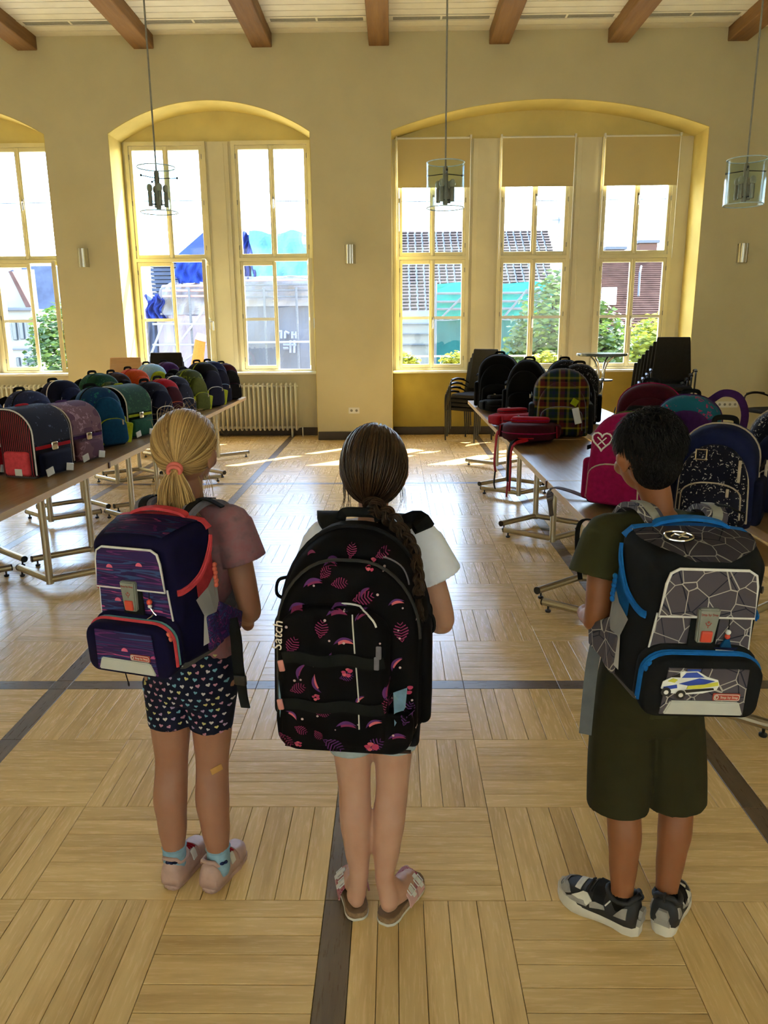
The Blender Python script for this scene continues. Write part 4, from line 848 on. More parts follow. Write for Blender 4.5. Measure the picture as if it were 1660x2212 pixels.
hang(rd, [(.90, 6.02, .78), (.815, 6.0, .735), (.80, 6.0, .62), (.79, 5.98, .50), (.80, 5.98, .42)], REDF, .04); hang(rd, [(.80, 5.98, .44), (.79, 5.97, .33), (.80, 5.97, .28)], STRAPM, .022)
hang(mr, [(.88, 5.35, .78), (.815, 5.33, .735), (.80, 5.33, .60), (.80, 5.32, .47)], STRAPM, .03); hang(mr, [(.92, 5.25, .78), (.815, 5.24, .735), (.805, 5.24, .55), (.80, 5.23, .42)], REDF, .03); hang(mr, [(.80, 5.32, .47), (.795, 5.32, .36)], REDF, .02)
rucksack('maroon domed backpack behind the boy\'s head', (1.68, 5.05, TZ), R(-20), .42, .46, .24, MAROON, MAROON, MAGENTA, MAROON, pipe=PINK)
ptl = rucksack('purple and teal patterned backpack with a raised strap loop', (1.70, 4.42, TZ), R(-24), .38, .44, .20, TEALP, PURPLE, PURPLE, TEALP)
bm = B(); strap(bm, spline([(.10, -.02, .40), (.17, -.05, .45), (.25, -.06, .43), (.29, -.06, .33), (.27, -.05, .18)], 5), .04, .012, (0, 1, 0)); obj('strap_loop', bm, PURPLE, ptl)
mg = rucksack('magenta backpack with a white heart emblem and olive zip', (1.14, 3.58, TZ), R(-38), .34, .43, .20, MAGENTA, MAGENTA, OLIVE, MAGENTA, pipe=BEIGE, tilt=R(-3))
nb1 = rucksack('navy backpack with speckled panel and wide beige zips, leftmost of two', (1.43, 3.30, TZ), R(-30), .33, .42, .22, DKBLUE, FLORAL, BEIGE, NAVY, pipe=BEIGE, base=NAVY)
nb2 = rucksack('taller navy speckled backpack with beige zip pulls, at the right edge', (1.81, 3.50, TZ), R(-26), .36, .47, .22, FLORAL, NAVY, BEIGE, FLORAL, pipe=BEIGE, base=NAVY)
bm = B(); tube(bm, [(-.06, -.345, .30), (-.02, -.345, .30), (-.02, -.345, .34), (-.06, -.345, .34)], .004, 6, closed=True); obj('buckle_ring', bm, CHROME, nb1)
puller(nb1, (.10, -.30, .30), BEIGE, .09); puller(nb2, (-.08, -.34, .26), BEIGE, .10)
# heart emblem on the magenta bag (plain heart outline with a small cross stroke)
def heart(s, n=22): return [(s*.55*(16*math.sin(a)**3)/16, s*.5*((13*math.cos(a)-5*math.cos(2*a)-2*math.cos(3*a)-math.cos(4*a))/15+.1)) for a in [2*PI*i/n for i in range(n)]]
bm = B(); tube(bm, [(x-.07, -.257, z+.30) for x, z in heart(.085)], .004, 6, closed=True); tube(bm, [(-.092, -.257, .318), (-.05, -.257, .282)], .003, 5); tube(bm, [(-.05, -.257, .318), (-.088, -.257, .282)], .003, 5); obj('heart_emblem', bm, PIPE, mg, label='white heart emblem')
bm = B(); strap(bm, spline([(.95, 3.62, .728), (.86, 3.72, .75), (.80, 3.80, .745), (.79, 3.80, .69), (.80, 3.79, .60)], 5), .035, .006, (0, 0, 1)); tag(obj('loose_strap', bm, GREYF), 'loose grey strap lying over the table edge beside the magenta backpack', 'strap')
bm = B(); strap(bm, spline([(.95, 3.02, .728), (.84, 3.12, .75), (.79, 3.17, .72), (.785, 3.16, .60), (.80, 3.14, .48)], 5), .02, .005, (0, .5, 1)); tag(obj('loose_strap', bm, STRAPM), 'thin black strap end hanging over the table edge, near the boy\'s left shoulder', 'strap')
# ---------------------------------------------------------------- worn school satchel (girl on the left, boy)
BTN = mat('red_reflector_button', (.62, .07, .04, 1), .3); BUCK = mat('grey_plastic_buckle', (.22, .23, .20, 1), .4); TAGR = mat('red_rubber_tag', (.42, .06, .04, 1), .5); TAGW = mat('pale_print', (.75, .66, .58, 1), .6)
MILK = mat('dull_reflective_panel', (.50, .50, .47, 1), .45, 0, .06, 20); SIDEW = mat('grey_white_side_panel', (.52, .51, .50, 1), .5, 0, .05, 20)
PRINT = mat('red_print', (.33, .07, .05, 1), .5)
def flatpoly(bm, pts, y, t=.0008, mi=0): return prism(bm, pts, y, y-t, None, mi)
def worn_satchel(label, loc, rot, dark, pat, trim, zipc, charm):
    t = thing('school_satchel', label, 'bag', loc, rot=rot); W, D, H = .305, .150, .352
    def wb(p):
        f = max(0, min(1, .5-p.y/D)); z = (p.z+H/2)/H
        return (p.x*(1-.20*f)*(1-.03*z), p.y, p.z-.026*f*f*z+(.012*(1-(p.x/.15)**2) if z > .9 else 0))
    bm = B(); rbox(bm, W, D, H, .024, 4, 5, T(0, -D/2, H/2), wb); b = obj('body', bm, dark, t, True)
    tm = B(); rbox(tm, W, D, H, .024, 4, 5, T(0, -D/2, H/2), wb); bmesh.ops.recalc_face_normals(tm, faces=tm.faces); bv = BVHTree.FromBMesh(tm); tm.free()
    def skin(P, d, off):                   # drop points on the body surface along d
        out = []
        for p in P:
            h = bv.ray_cast(Vector(p)-Vector(d)*.5, Vector(d)); out.append((h[0]+h[1]*off) if h[0] else Vector(p))
        return out
    # patterned top of the lid
    bm = B(); G = []; nx, ny = 12, 8
    for j in range(ny+1):
        v = j/ny; y = -.012-(.118 if charm == 'figure' else .134)*v; hw = (.128-.042*v) if charm == 'figure' else .130*math.sqrt(max(.05, 1-(v*.97)**2.6)); G.append([bm.verts.new(q) for q in skin([(-hw+2*hw*i/nx, y, .3) for i in range(nx+1)], (0, 0, -1), .004)])
    for a, b_ in zip(G, G[1:]):
        for i in range(nx): bm.faces.new((a[i], a[i+1], b_[i+1], b_[i]))
    bmesh.ops.solidify(bm, geom=bm.faces[:], thickness=.004); obj('lid_top', bm, pat, t, True)
    # trim band along the back edge of the lid and handle
    bm = B(); e_ = [(-.142+.284*i/16, -.012, .3) for i in range(17)]; P = skin(e_, (0, 0, -1), .003); strap(bm, P, .022, .006, (0, 0, 1)); obj('lid_edge', bm, trim, t)
    bm = B(); strap(bm, spline([(-.082, -.012, H+.004), (-.075, -.013, H+.017), (-.04, -.014, H+.026), (0, -.014, H+.029), (.04, -.014, H+.026), (.075, -.013, H+.017), (.082, -.012, H+.004)], 4), .026, .007, (0, 0, 1)); obj('handle', bm, trim, t, 'auto')
    # lower hem of the lid, sweeping down the sides to the flap
    for s in (-1, 1):
        hem = spline([(s*.2, -.010, .315), (s*.2, -.028, .268), (s*.2, -.058, .228), (s*.2, -.095, .208), (s*.2, -.125, .202), (s*.2, -.140, .202)], 4); P = skin(hem, (-s, 0, 0), .003)
        bm = B(); strap(bm, P, .004, .016, (0, 0, 1)); tube(bm, P, .0055, 6); obj('lid_hem', bm, trim, t)
        # coloured wedge behind the hem
        wd = [(-.012, .30), (-.022, .26), (-.050, .222), (-.080, .205), (-.080, .170), (-.05, .12), (-.02, .15)]; bm = B(); P = skin([(s*.2, y, z) for y, z in wd], (-s, 0, 0), .002); f = [bm.verts.new(p) for p in P]; bm.faces.new(f); bmesh.ops.solidify(bm, geom=bm.faces[:], thickness=-.002); obj('side_wedge', bm, trim, t)
        sw = [(-.010, .215), (-.045, .185), (-.090, .165), (-.070, .115), (-.085, .035), (-.055, .035), (-.03, .10), (-.010, .13)]; bm = B(); P = skin([(s*.2, y, z) for y, z in sw], (-s, 0, 0), .005); f = [bm.verts.new(p) for p in P]; bm.faces.new(f); bmesh.ops.solidify(bm, geom=bm.faces[:], thickness=-.003); obj('side_reflector', bm, SIDEW, t)
        bm = B(); rbox(bm, .016, .062, .10, .008, 3, 2, T(s*.144, -.034, .060), lambda p: (p.x-s*.15*max(0, -p.y)*.5, p.y, p.z)); obj('side_pocket', bm, pat, t, True)
        bm = B(); rbox(bm, .012, .10, .085, .006, 2, 3, T(s*.154, .020, .060) @ RZ(-s*R(12)) @ RX(R(-16)), lambda p: (p.x, p.y, p.z*(1-.45*(p.y/.05)))); obj('hip_wing', bm, pat, t, True)
        P = skin([(s*.2, -.014, .235)], (-s, 0, 0), .004)[0]; bm = B()
        for i in range(6): ell(bm, P.x+s*.003, P.y-.002*(i % 2), P.z-.011*i, .006, .008, .0075, 7, 5)
        obj('zip_puller', bm, zipc, t, True)
        # shoulder strap: top of the back pad, over the shoulder, down the chest, back under the arm
        P = spline([(s*.055, .0, .335), (s*.075, .022, .372), (s*.082, .075, .378), (s*.088, .145, .350), (s*.092, .200, .27), (s*.102, .204, .17), (s*.118, .125, .10), (s*.120, .05, .06), (s*.115, .0, .05)], 6); up = [Vector((0, p.y-.075, p.z-.20)).normalized() for p in P]
        bm = B(); strap(bm, P, .046, .013, up); sp = obj('shoulder_strap', bm, pat if charm != 'figure' else GREYF, t, 'auto'); bm = B(); strap(bm, [p+u*.009 for p, u in zip(P[3:16], up[3:16])], .022, .003, up[3:16]); obj('strap_webbing', bm, GREYM if charm != 'figure' else STRAPM, sp)
    bm = B(); strap(bm, spline([(.085, .055, .392), (.115, .055, .388), (.150, .056, .372)], 3), .020, .004, (0, .1, 1)); obj('loose_strap_end', bm, STRAPM, t)
    # front: flap, body panel below it
    yf = -D-.002; fl = [(-.098, .212), (.098, .212), (.092, .284), (.086, .308), (.070, .318), (-.070, .318), (-.086, .308), (-.092, .284)]; tl = lambda z: .03*max(0, z-.20)
    def pan(nm, pts, y, th, m, pm, pr=.0035, par=None, rows=None):
        bm = B(); prism(bm, pts, 0, -th); [setattr(v, 'co', Vector((v.co.x, v.co.y+y+tl(v.co.z), v.co.z))) for v in bm.verts]; o = obj(nm, bm, m, par or t)
        if pm: bm = B(); tube(bm, [(x, y-th*.7+tl(z), z) for x, z in pts], pr, 6, closed=True); obj('piping', bm, pm, o)
        return o
    pan('front_panel', [(-.118, .01), (.118, .01), (.102, .212), (-.102, .212)], yf, .006, pat, PIPE, .003)
    fo = pan('lid_flap', [(x*1.04, z) for x, z in fl], yf-.008, .008, pat, PIPE)
    bm = B(); rbox(bm, .062, .006, .085, .003, 1, 1, T(.0, yf-.010, .180)); obj('buckle_backing', bm, STRAPM, t)
    bm = B(); prism(bm, [(-.018, .156), (.018, .156), (.023, .235), (-.023, .235)], yf-.012, yf-.026); bmesh.ops.bevel(bm, geom=bm.edges[:], offset=.003, segments=2, affect='EDGES'); bk = obj('buckle', bm, BUCK, t)
    bm = B(); rbox(bm, .024, .008, .026, .003, 2, 1, T(0, yf-.027, .173)); obj('red_button', bm, BTN, bk, True, label='red reflector button')
    text('lettering', 'Step by Step', .0072, T(0, yf-.0265, .223) @ TX, PRINT, bk, .0004)
    bm = B(); tube(bm, [(-.006, yf-.0265, .205), (-.003, yf-.0265, .199), (.003, yf-.0265, .199), (.006, yf-.0265, .205)], .0012, 4); ell(bm, 0, yf-.0265, .206, .003, .0008, .003, 8, 4); tube(bm, [(0, yf-.0265, .199), (0, yf-.0265, .193)], .001, 4); obj('emblem', bm, PRINT, bk)
    # charm
    bm = B(); cx = .052; tube(bm, [(cx, yf-.010, 0.2080), (cx, yf-.014, 0.1800)], .0012, 5); ch = obj('charm', bm, STRAPM, t)
    def ball(x, z, r_, m): bm = B(); ell(bm, x, yf-.014, z, r_, r_, r_, 10, 7); obj('bead', bm, m, ch, True)
    if charm == 'figure':
        ball(cx, 0.1820, .0075, BTN); ball(cx, 0.1710, .0055, PIPE)
        bm = B(); tube(bm, spline([(cx+.002, yf-.014, 0.1650), (cx+.008, yf-.014, 0.1540), (cx+.002, yf-.014, 0.1440), (cx-.008, yf-.014, 0.1370), (cx-.014, yf-.014, 0.1330), (cx-.016, yf-.014, 0.1280)], 3), .0022, 6); tube(bm, [(cx+.006, yf-.014, 0.1570), (cx+.016, yf-.014, 0.1480)], .002, 6); tube(bm, [(cx+.004, yf-.014, 0.1600), (cx+.011, yf-.014, 0.1630)], .002, 6); obj('silver_figure', bm, CHROME, ch)
    else:
        ball(cx, 0.1780, .006, PIPE); ball(cx, 0.1680, .006, BTN); bm = B(); prism(bm, [(cx-.026, 0.1420), (cx-.016, 0.1320), (cx+.014, 0.1320), (cx+.026, 0.1430)], yf-.011, yf-.018); obj('boat_hull', bm, DKBLUE, ch)
        bm = B(); prism(bm, [(cx-.012, 0.1430), (cx+.012, 0.1430), (cx+.005, 0.1620), (cx-.005, 0.1600)], yf-.012, yf-.017); obj('boat_cabin', bm, TEAL, ch); bm = B(); prism(bm, [(cx-.022, 0.1360), (cx+.018, 0.1340), (cx+.018, 0.1365), (cx-.022, 0.1385)], yf-.018, yf-.0195); obj('boat_stripe', bm, PIPE, ch)
    # bottom pouch with zip, tag and reflector
    po = outl(.252, .138, .055, .045, .028, 6); M_ = T(0, yf-.002, -.004); bm = B(); pillow(bm, po, [(0, .97), (-.02, 1), (-.042, 1), (-.052, .985), (-.058, .95), (-.060, .55)], M_); pc = obj('front_pouch', bm, dark, t, True)
    bm = B(); pillow(bm, po, [(0, 1.02), (-.010, 1.02), (-.014, 1.0)], T(0, yf-.001, .005)); obj('pouch_hood', bm, dark, pc, True)
    y2 = yf-.0635
    for dy, m, r_ in ((-.022, zipc if charm != 'figure' else mat('teal_zip_tape', (.10, .28, .30, 1), .7), .0042), (-.033, trim, .0055)): bm = B(); tube(bm, [Vector((x, yf+dy, z-.004)) for x, z in po[6:22]], r_, 6); obj('pouch_zip', bm, m, pc)
    bm = B(); prism(bm, [(-.090, .008), (.090, .008), (.085, .118), (-.085, .118)], y2, y2-.003); obj('pouch_panel', bm, pat, pc)
    bm = B(); prism(bm, [(-.084, .010), (.088, .010), (.074, .043), (-.072, .043)], y2-.003, y2-.007); bmesh.ops.bevel(bm, geom=bm.edges[:], offset=.003, segments=2, affect='EDGES'); obj('reflector_strip', bm, MILK, pc)
    bm = B(); rbox(bm, .058, .005, .017, .0045, 3, 1, T(.046, y2-.005, .054)); tg = obj('brand_tag', bm, TAGR, t, True)
    rr = outl(.054, .0135, .005, .005, .005, 4); bm = B(); tube(bm, [(x+.046, y2-.0078, z+.0472) for x, z in rr], .0008, 4, closed=True); tube(bm, [(.0245+.0032*math.cos(a), y2-.0078, .054+.0042*math.sin(a)) for a in [2*PI*i/10 for i in range(10)]], .0011, 4, closed=True); obj('tag_outline', bm, TAGW, tg)
    text('lettering', 'Step by Step', .0075, T(.051, y2-.0078, .054) @ TX, TAGW, tg, .0004)
    s = 1 if charm == 'figure' else -1; bm = B()
    for i in range(7): ell(bm, s*(.116+.006*math.sin(i*2.2)), yf-.040-.002*(i % 2), .112-.0105*i, .007, .007, .0075, 7, 5)
    obj('zip_puller', bm, zipc, pc, True)
    bm = B(); rbox(bm, W*.93, D*.98, .05, .022, 3, 3, T(0, -D/2, .012), lambda p: (p.x*(1-.16*(.5-p.y/D)), p.y, p.z)); obj('base', bm, BASEG, t, True)
    return t, y2, pc
WAVE_Y = (R(-5), 0, 0)
GIRLA = worn_satchel('purple wave-patterned school satchel with coral trim worn by the blonde girl', (-.567, 1.845, .763), (R(3), R(-1), R(-19)), fab('deep_navy_fabric', '100c2e'), WAVES, PINK, mat('coral_puller', (.62, .12, .07, 1), .5), 'figure')[0]
GIRLA.scale = (.94, .94, .94)
bb, by, bpc = worn_satchel('grey crackle-patterned school satchel with blue trim worn by the boy', (.642, 1.700, .752), (R(5), R(2.5), R(2)), fab('anthracite_fabric', '17181b'), CRACK, BLUEF, BLUEF, 'boat')
# little pink toadstool dots on the wave print
PKDOT = mat('pink_print', (.70, .12, .22, 1), .7)
for x, z, y in ((-.055, .265, -.1650), (.035, .275, -.1650), (-.050, .172, -.1576), (.0, .066, -.2185)): bm = B(); prism(bm, [(x+.0095*math.cos(a), z+.0095*math.sin(a)) for a in [PI*i/8 for i in range(9)]], y, y-.0014); obj('pink_dot', bm, PKDOT, GIRLA)
# dangling straps and cords of the purple satchel
bm = B(); P = spline([(.165, .02, .07), (.178, .01, .02), (.182, .0, -.05), (.186, -.004, -.09)], 4); strap(bm, P, .034, .004, (0, 1, .1)); hs = obj('hip_strap', bm, STRAPM, GIRLA)
bm = B(); rbox(bm, .036, .012, .03, .004, 2, 1, T(.187, -.004, -.10)); obj('strap_buckle', bm, BLACKP, hs, True); bm = B(); strap(bm, [(.189, -.004, -.11), (.190, -.004, -.15), (.193, -.002, -.185)], .028, .004, (0, 1, .1)); obj('strap_tail', bm, STRAPM, hs)
bm = B(); tube(bm, spline([(-.115, -.10, .0), (-.116, -.10, -.05), (-.108, -.10, -.10)], 4), .0016, 5); hc = obj('hanging_cord', bm, STRAPM, GIRLA); bm = B(); ell(bm, -.108, -.10, -.104, .003, .003, .008, 6, 5); obj('cord_tip', bm, BLACKP, hc)
bm = B(); rbox(bm, .05, .02, .022, .008, 2, 1, T(-.085, -.09, -.022) @ RY(R(28))); obj('clip', bm, CHROME, GIRLA, True)
# boy: lid emblem, police-car motif, long grey strap
bm = B(); a_ = [(.034*math.cos(q)*(1+.08*math.cos(3*q)), .019*math.sin(q)) for q in [2*PI*i/24 for i in range(24)]]
top = T(-.055, -.085, .357) @ RX(R(17)); prism(bm, a_, 0, -.006, top @ RX(R(-90))); eb = obj('lid_emblem', bm, BLACKP, bb); bm = B(); tube(bm, [top @ Vector((x*.9, z*.9, .007)) for x, z in a_], .0022, 6, closed=True); tube(bm, [top @ Vector(p) for p in ((-.02, -.004, .008), (-.008, .006, .008), (.004, .002, .008), (.018, .008, .008))], .003, 6); tube(bm, [top @ Vector(p) for p in ((-.004, -.008, .008), (.006, -.002, .008), (.02, -.006, .008))], .003, 6); obj('emblem_relief', bm, CHROME, eb)
cw, cb, cy_, ck = mat('car_white', (.80, .80, .78, 1), .5), mat('car_blue', (.03, .07, .42, 1), .5), mat('car_yellow', (.62, .60, .06, 1), .5), BLACKP
CAR = [([(-.060, .018), (-.058, .034), (-.040, .045), (-.022, .058), (.012, .060), (.034, .047), (.058, .040), (.063, .028), (.058, .016), (.030, .008), (-.010, .004), (-.046, .008)], cw), ([(-.020, .044), (-.012, .056), (.010, .058), (.028, .046)], cb), ([(-.024, .030), (.018, .044), (.052, .038), (.030, .030), (-.004, .026)], cb), ([(-.056, .022), (-.028, .028), (-.026, .020), (-.052, .015)], cb), ([(-.004, .026), (.030, .030), (.058, .036), (.060, .028), (.020, .020), (-.006, .018)], cy_), ([(-.048, .036), (-.038, .043), (-.028, .040), (-.034, .033)], cy_), ([(-.042, .046), (-.026, .056), (-.024, .046)], ck), ([(-.010, .016), (.050, .022), (.052, .018), (-.006, .010)], ck), ([(.016, .062), (.016, .066), (-.012, .066), (-.012, .062)], cb)]
for i, (pts, m) in enumerate(CAR):
    bm = B(); prism(bm, [(x-.036, z*1.0+.053) for x, z in pts], by-.003-.0004*i, by-.0046-.0004*i); o = obj('police_car_motif' if i == 0 else 'motif_piece', bm, m, bb if i == 0 else CARO)
    if i == 0: CARO = o
for x, z in ((-.050, .012), (-.018, .006)):
    bm = B(); lathe(bm, [(.0, 0), (.0105, 0), (.0105, .0015), (0, .0015)], 16, T(x-.036, by-.008, z+.053) @ RX(R(90))); wl_ = obj('motif_wheel', bm, ck, CARO); bm = B(); lathe(bm, [(0, 0), (.005, 0), (.005, .001), (0, .001)], 10, T(x-.036, by-.0096, z+.053) @ RX(R(90))); bmesh.ops.transform(bm, matrix=Matrix(), verts=bm.verts); obj('motif_hub', bm, PIPE, CARO)
bm = B(); strap(bm, spline([(-.150, .05, .03), (-.160, .03, -.03), (-.164, .01, -.12), (-.162, .005, -.20)], 5), .030, .004, (.4, 1, .0)); obj('hip_strap', bm, mat('grey_webbing', (.10, .11, .12, 1), .8), bb)

# ---------------------------------------------------------------- tall black backpack of the middle girl
def mid_bag():
    t = thing('backpack', 'tall black backpack with magenta leaf print worn by the brown-haired girl', 'bag', (-.092, 1.725, .652), rot=(R(3), R(1.5), R(-4)))
    w, h, d = .348, .475, .16; F = fab('black_print_base', '08070b'); o_ = outl(w, h, w*.45, h*.48, .05, 10, .05); tm = B()
    def part(nm, o2, lay, M, m=F, par=None): pillow(tm, o2, lay, M); bm = B(); pillow(bm, o2, lay, M); return obj(nm, bm, m, par or t, True)
    part('body', o_, puff(d, 2), T(0, 0, 0))
    p2 = outl(w*.90, h*.90, w*.39, h*.36, .05, 10, .03); part('main_panel', p2, puff(.05), T(-.004, -d*.96, .004))
    p3 = outl(w*.68, h*.70, w*.28, h*.13, .03, 10, .0); part('front_panel', p3, puff(.04), T(-.028, -d-.040, .012))
    p4 = outl(w*.84, h*.22, w*.1, .03, .04, 8, -.05); part('bottom_pocket', p4, puff(.035), T(-.006, -d-.040, .002))
    for s in (-1, 1):
        bm = B(); M = T(s*(w/2-.014), -d*.5, .155); rbox(bm, .042, d*.9, .25, .019, 4, 4, M, lambda p: (p.x*(1-.3*(p.z/.25+.5)), p.y, p.z)); rbox(tm, .042, d*.9, .25, .019, 4, 4, M, lambda p: (p.x*(1-.3*(p.z/.25+.5)), p.y, p.z)); obj('side_pocket', bm, F, t, True)
    bmesh.ops.recalc_face_normals(tm, faces=tm.faces); bv = BVHTree.FromBMesh(tm); tm.free()
    def on(x, z, off=.0012):
        q = bv.ray_cast(Vector((x, -1, z)), Vector((0, 1, 0))); return q[0]+Vector((0, -off, 0)) if q[0] and q[1].y < -.12 else None
    def onz(pts, off): return [p for p in (on(x, z, off) for x, z in pts) if p]
    zipline(t, [(x, z) for x, z in o_], -d*.52, 1.006, CHAR, .005, 11, 41); zipline(t, [(x-.004, z+.004) for x, z in p2], -d*.96-.026, 1.006, BLACKP, .004, 11, 41)
    # webbing bands, reflective lines, silver zip arcs
    for z in (.232, .122): bm = B(); strap(bm, onz([(-.135+.215*i/14, z+.004*math.sin(i*.9)) for i in range(15)], .004), .026, .003, (0, -1, 0)); obj('webbing_band', bm, STRAPM, t)
    bm = B()
    for z0, z1, x0, x1 in ((.250, .335, .018, .012), (.137, .217, .027, .021), (.07, .108, .028, .027)): tube(bm, onz([(x0+(x1-x0)*i/8, z0+(z1-z0)*i/8) for i in range(9)], .001), .0016, 5)
    obj('reflective_line', bm, REFL, t)
    bm = B(); tube(bm, onz([(-.005+.068*math.sin(a), .303+.043*math.cos(a)) for a in [R(-10+9*i) for i in range(11)]], .002), .0022, 5); obj('pocket_zip', bm, PIPE, t); bm = B(); tube(bm, onz([(.055+.07*math.sin(a), .36+.075*math.cos(a)) for a in [R(10+7*i) for i in range(11)]], .002), .002, 5); obj('upper_zip', bm, GREYF, t)
    for x, z in ((.068, .27), (.064, .245)): p = on(x, z, .004); puller(t, p, GREYF, .03)
    # reflective light-blue side patches, coral tags, loops
    for pts, nm in (([(.098, .145), (.128, .158), (.125, .110), (.104, .082)], 'side_reflector'), ([(-.165, .15), (-.145, .155), (-.140, .125), (-.145, .085), (-.158, .11)], 'side_reflector')):
        P = onz(pts, .006)
        if len(P) > 2: bm = B(); f = bm.faces.new([bm.verts.new(p) for p in P]); bmesh.ops.solidify(bm, geom=[f], thickness=.002); obj(nm, bm, LBLUE, t)
    for x, z in ((-.138, .213), (-.143, .118)): p = on(x, z, .006); bm = B(); rbox(bm, .013, .006, .026, .003, 2, 1, T(*p) @ RY(R(-10))); obj('coral_tag', bm, mat('coral_rubber', (.55, .22, .20, 1), .5), t, True, label='coral rubber pull tag')
    for s, z in ((-1, .33), (1, .26)): bm = B(); tube(bm, spline([(s*.150, -.08, z+.02), (s*.175, -.085, z+.012), (s*.180, -.085, z-.02), (s*.165, -.08, z-.035)], 4), .004, 6); obj('carry_loop', bm, STRAPM, t)
    bm = B(); strap(bm, spline([(-.160, -.06, .27), (-.166, -.11, .24), (-.166, -.12, .18), (-.160, -.10, .13)], 4), .028, .006, (-1, -.6, 0)); cs = obj('compression_strap', bm, STRAPM, t)
    q = on(-.137, .275, .0035) or Vector((-.14, -.19, .275)); text('lettering', 'Satch', .032, T(-.143, q.y-.004, .285) @ RZ(R(-14)) @ TX @ RZ(R(86)), TAGW, t, .0006)
    bm = B(); rbox(bm, w*.90, d*1.1, .03, .014, 3, 3, T(0, -d*.55-.01, .006)); obj('base', bm, CHAR, t, True)
    bm = B(); tube(bm, [(x, -d-.055, z) for x, z in [(-.14+.28*i/14, .004-.006*math.sin(PI*i/14)) for i in range(15)]], .004, 6); obj('bottom_piping', bm, BROWNF, t)
    for s in (-1, 1):
        P = spline([(s*.05, .0, .435), (s*.075, .03, .452), (s*.088, .085, .452), (s*.090, .15, .415), (s*.096, .200, .32), (s*.106, .200, .20), (s*.122, .12, .10), (s*.120, .0, .06)], 6); up = [Vector((0, p.y-.08, p.z-.25)).normalized() for p in P]; bm = B(); strap(bm, P, .052, .014, up); obj('shoulder_strap', bm, STRAPM, t, 'auto')
    bm = B(); strap(bm, spline([(.10, .03, .452), (.13, .025, .466), (.150, .01, .446)], 3), .05, .016, (0, -.3, 1)); obj('strap_pad', bm, BLACK, t); handle(t, h, STRAPM, .004, .09, .008)
    # magenta leaves, coral blossoms, pale dots: thin print following the surface
    rr = random.Random(11); bm = B()
    def poly(pts, mi):
        P = [on(x, z, .0012+.0003*mi) for x, z in pts]
        if None in P: return
        try: bm.faces.new([bm.verts.new(p) for p in P]).material_index = mi
        except ValueError: pass
    def leaf(cx, cz, L, a, mi):
        ca, sa = math.cos(a), math.sin(a); X = lambda u, v: (cx+u*ca-v*sa, cz+u*sa+v*ca)
        for i in range(7):
            u = -L/2+L*i/7; wd = L*.36*math.sin(PI*(i+.7)/7.6)
            for sg in (-1, 1): poly([X(u, 0), X(u+L*.05, 0), X(u+L*.19, sg*wd), X(u+L*.12, sg*wd)], mi)
    def flower(cx, cz, r_):
        for i in range(5):
            a = i*2*PI/5+rr.random(); px, pz = cx+r_*.55*math.cos(a), cz+r_*.5*math.sin(a); k_ = r_*rr.uniform(.32, .5); poly([(px+k_*math.cos(q)*(1+.2*math.sin(3*q)), pz+k_*.8*math.sin(q)) for q in [2*PI*j/9 for j in range(9)]], 2 if i % 2 else 3)
    def petal(cx, cz, L, a):
        ca, sa = math.cos(a), math.sin(a); n = 8; up = [(L*(i/n-.5), L*.30*math.sin(PI*i/n)**.8) for i in range(n+1)]; lo = [(L*(i/n-.5), L*.12*math.sin(PI*i/n)) for i in range(n, -1, -1)]
        poly([(cx+u*ca-v*sa, cz+u*sa+v*ca) for u, v in up[1:-1]+lo], 1); poly([(cx+u*ca-v*sa*.5, cz+u*sa+(v-L*.12)*ca) for u, v in up[2:-1]+lo[:-2]], 2 if rr.random() > .4 else 0)
    for x, z, L, a in ((-.115, .26, .04, 1.1), (-.105, .16, .035, .4), (.085, .125, .035, 1.3), (-.02, .39, .035, .2), (.0, .445, .03, 1.4), (-.052, .30, .040, 1.4), (.0, .195, .03, .3), (.112, .285, .045, 1.7), (-.05, .105, .03, .2), (-.062, .05, .025, -1), (-.03, .025, .05, -.6), (-.135, .03, .04, -.8), (.06, .03, .045, .7), (.065, .44, .03, .4), (-.05, .41, .03, .9), (.13, .10, .04, 1.2), (.03, .36, .045, .3), (-.10, .06, .03, -.5)): leaf(x, z, L, a, 0 if rr.random() > .3 else 1)
    for x, z, r_ in ((.002, .205, .014), (.055, .026, .016), (-.065, .142, .010), (.13, .150, .013), (.045, .425, .011), (-.105, .022, .010)): flower(x, z, r_)
    for x, z, L, a in ((-.11, .33, .04, .5), (-.095, .20, .04, 1.2), (.105, .21, .04, 1.0), (.10, .35, .035, .3), (-.09, .43, .03, .6), (.03, .14, .03, .9), (-.03, .235, .03, 1.6), (.11, .05, .04, .2), (-.005, .272, .045, .2), (-.06, .175, .045, 1.9), (.0, .075, .045, .1), (.06, .083, .04, .5), (-.075, .385, .045, .4), (.09, .16, .045, 1.5), (-.12, .095, .03, -.6), (-.02, .335, .045, .2), (.03, .33, .03, .6), (.035, .372, .03, .9), (-.04, .425, .03, .2)): petal(x, z, L, a)
    for _ in range(34):
        x, z = rr.uniform(-.15, .15), rr.uniform(.02, .46); q_ = rr.uniform(.0016, .0032); poly([(x+q_*math.cos(a), z+q_*math.sin(a)) for a in [2*PI*j/7 for j in range(7)]], 4)
    lp_ = obj('leaf_print', bm, [mat('print_magenta', (.20, .012, .08, 1), .8), mat('print_purple', (.085, .012, .13, 1), .8), mat('print_coral', (.55, .11, .14, 1), .8), mat('print_rose', (.40, .03, .10, 1), .8), mat('print_pale_dot', (.50, .36, .36, 1), .8)], t, label='magenta leaf and coral flower print'); lp_['kind'] = 'stuff'
    return t
MIDBAG = mid_bag()
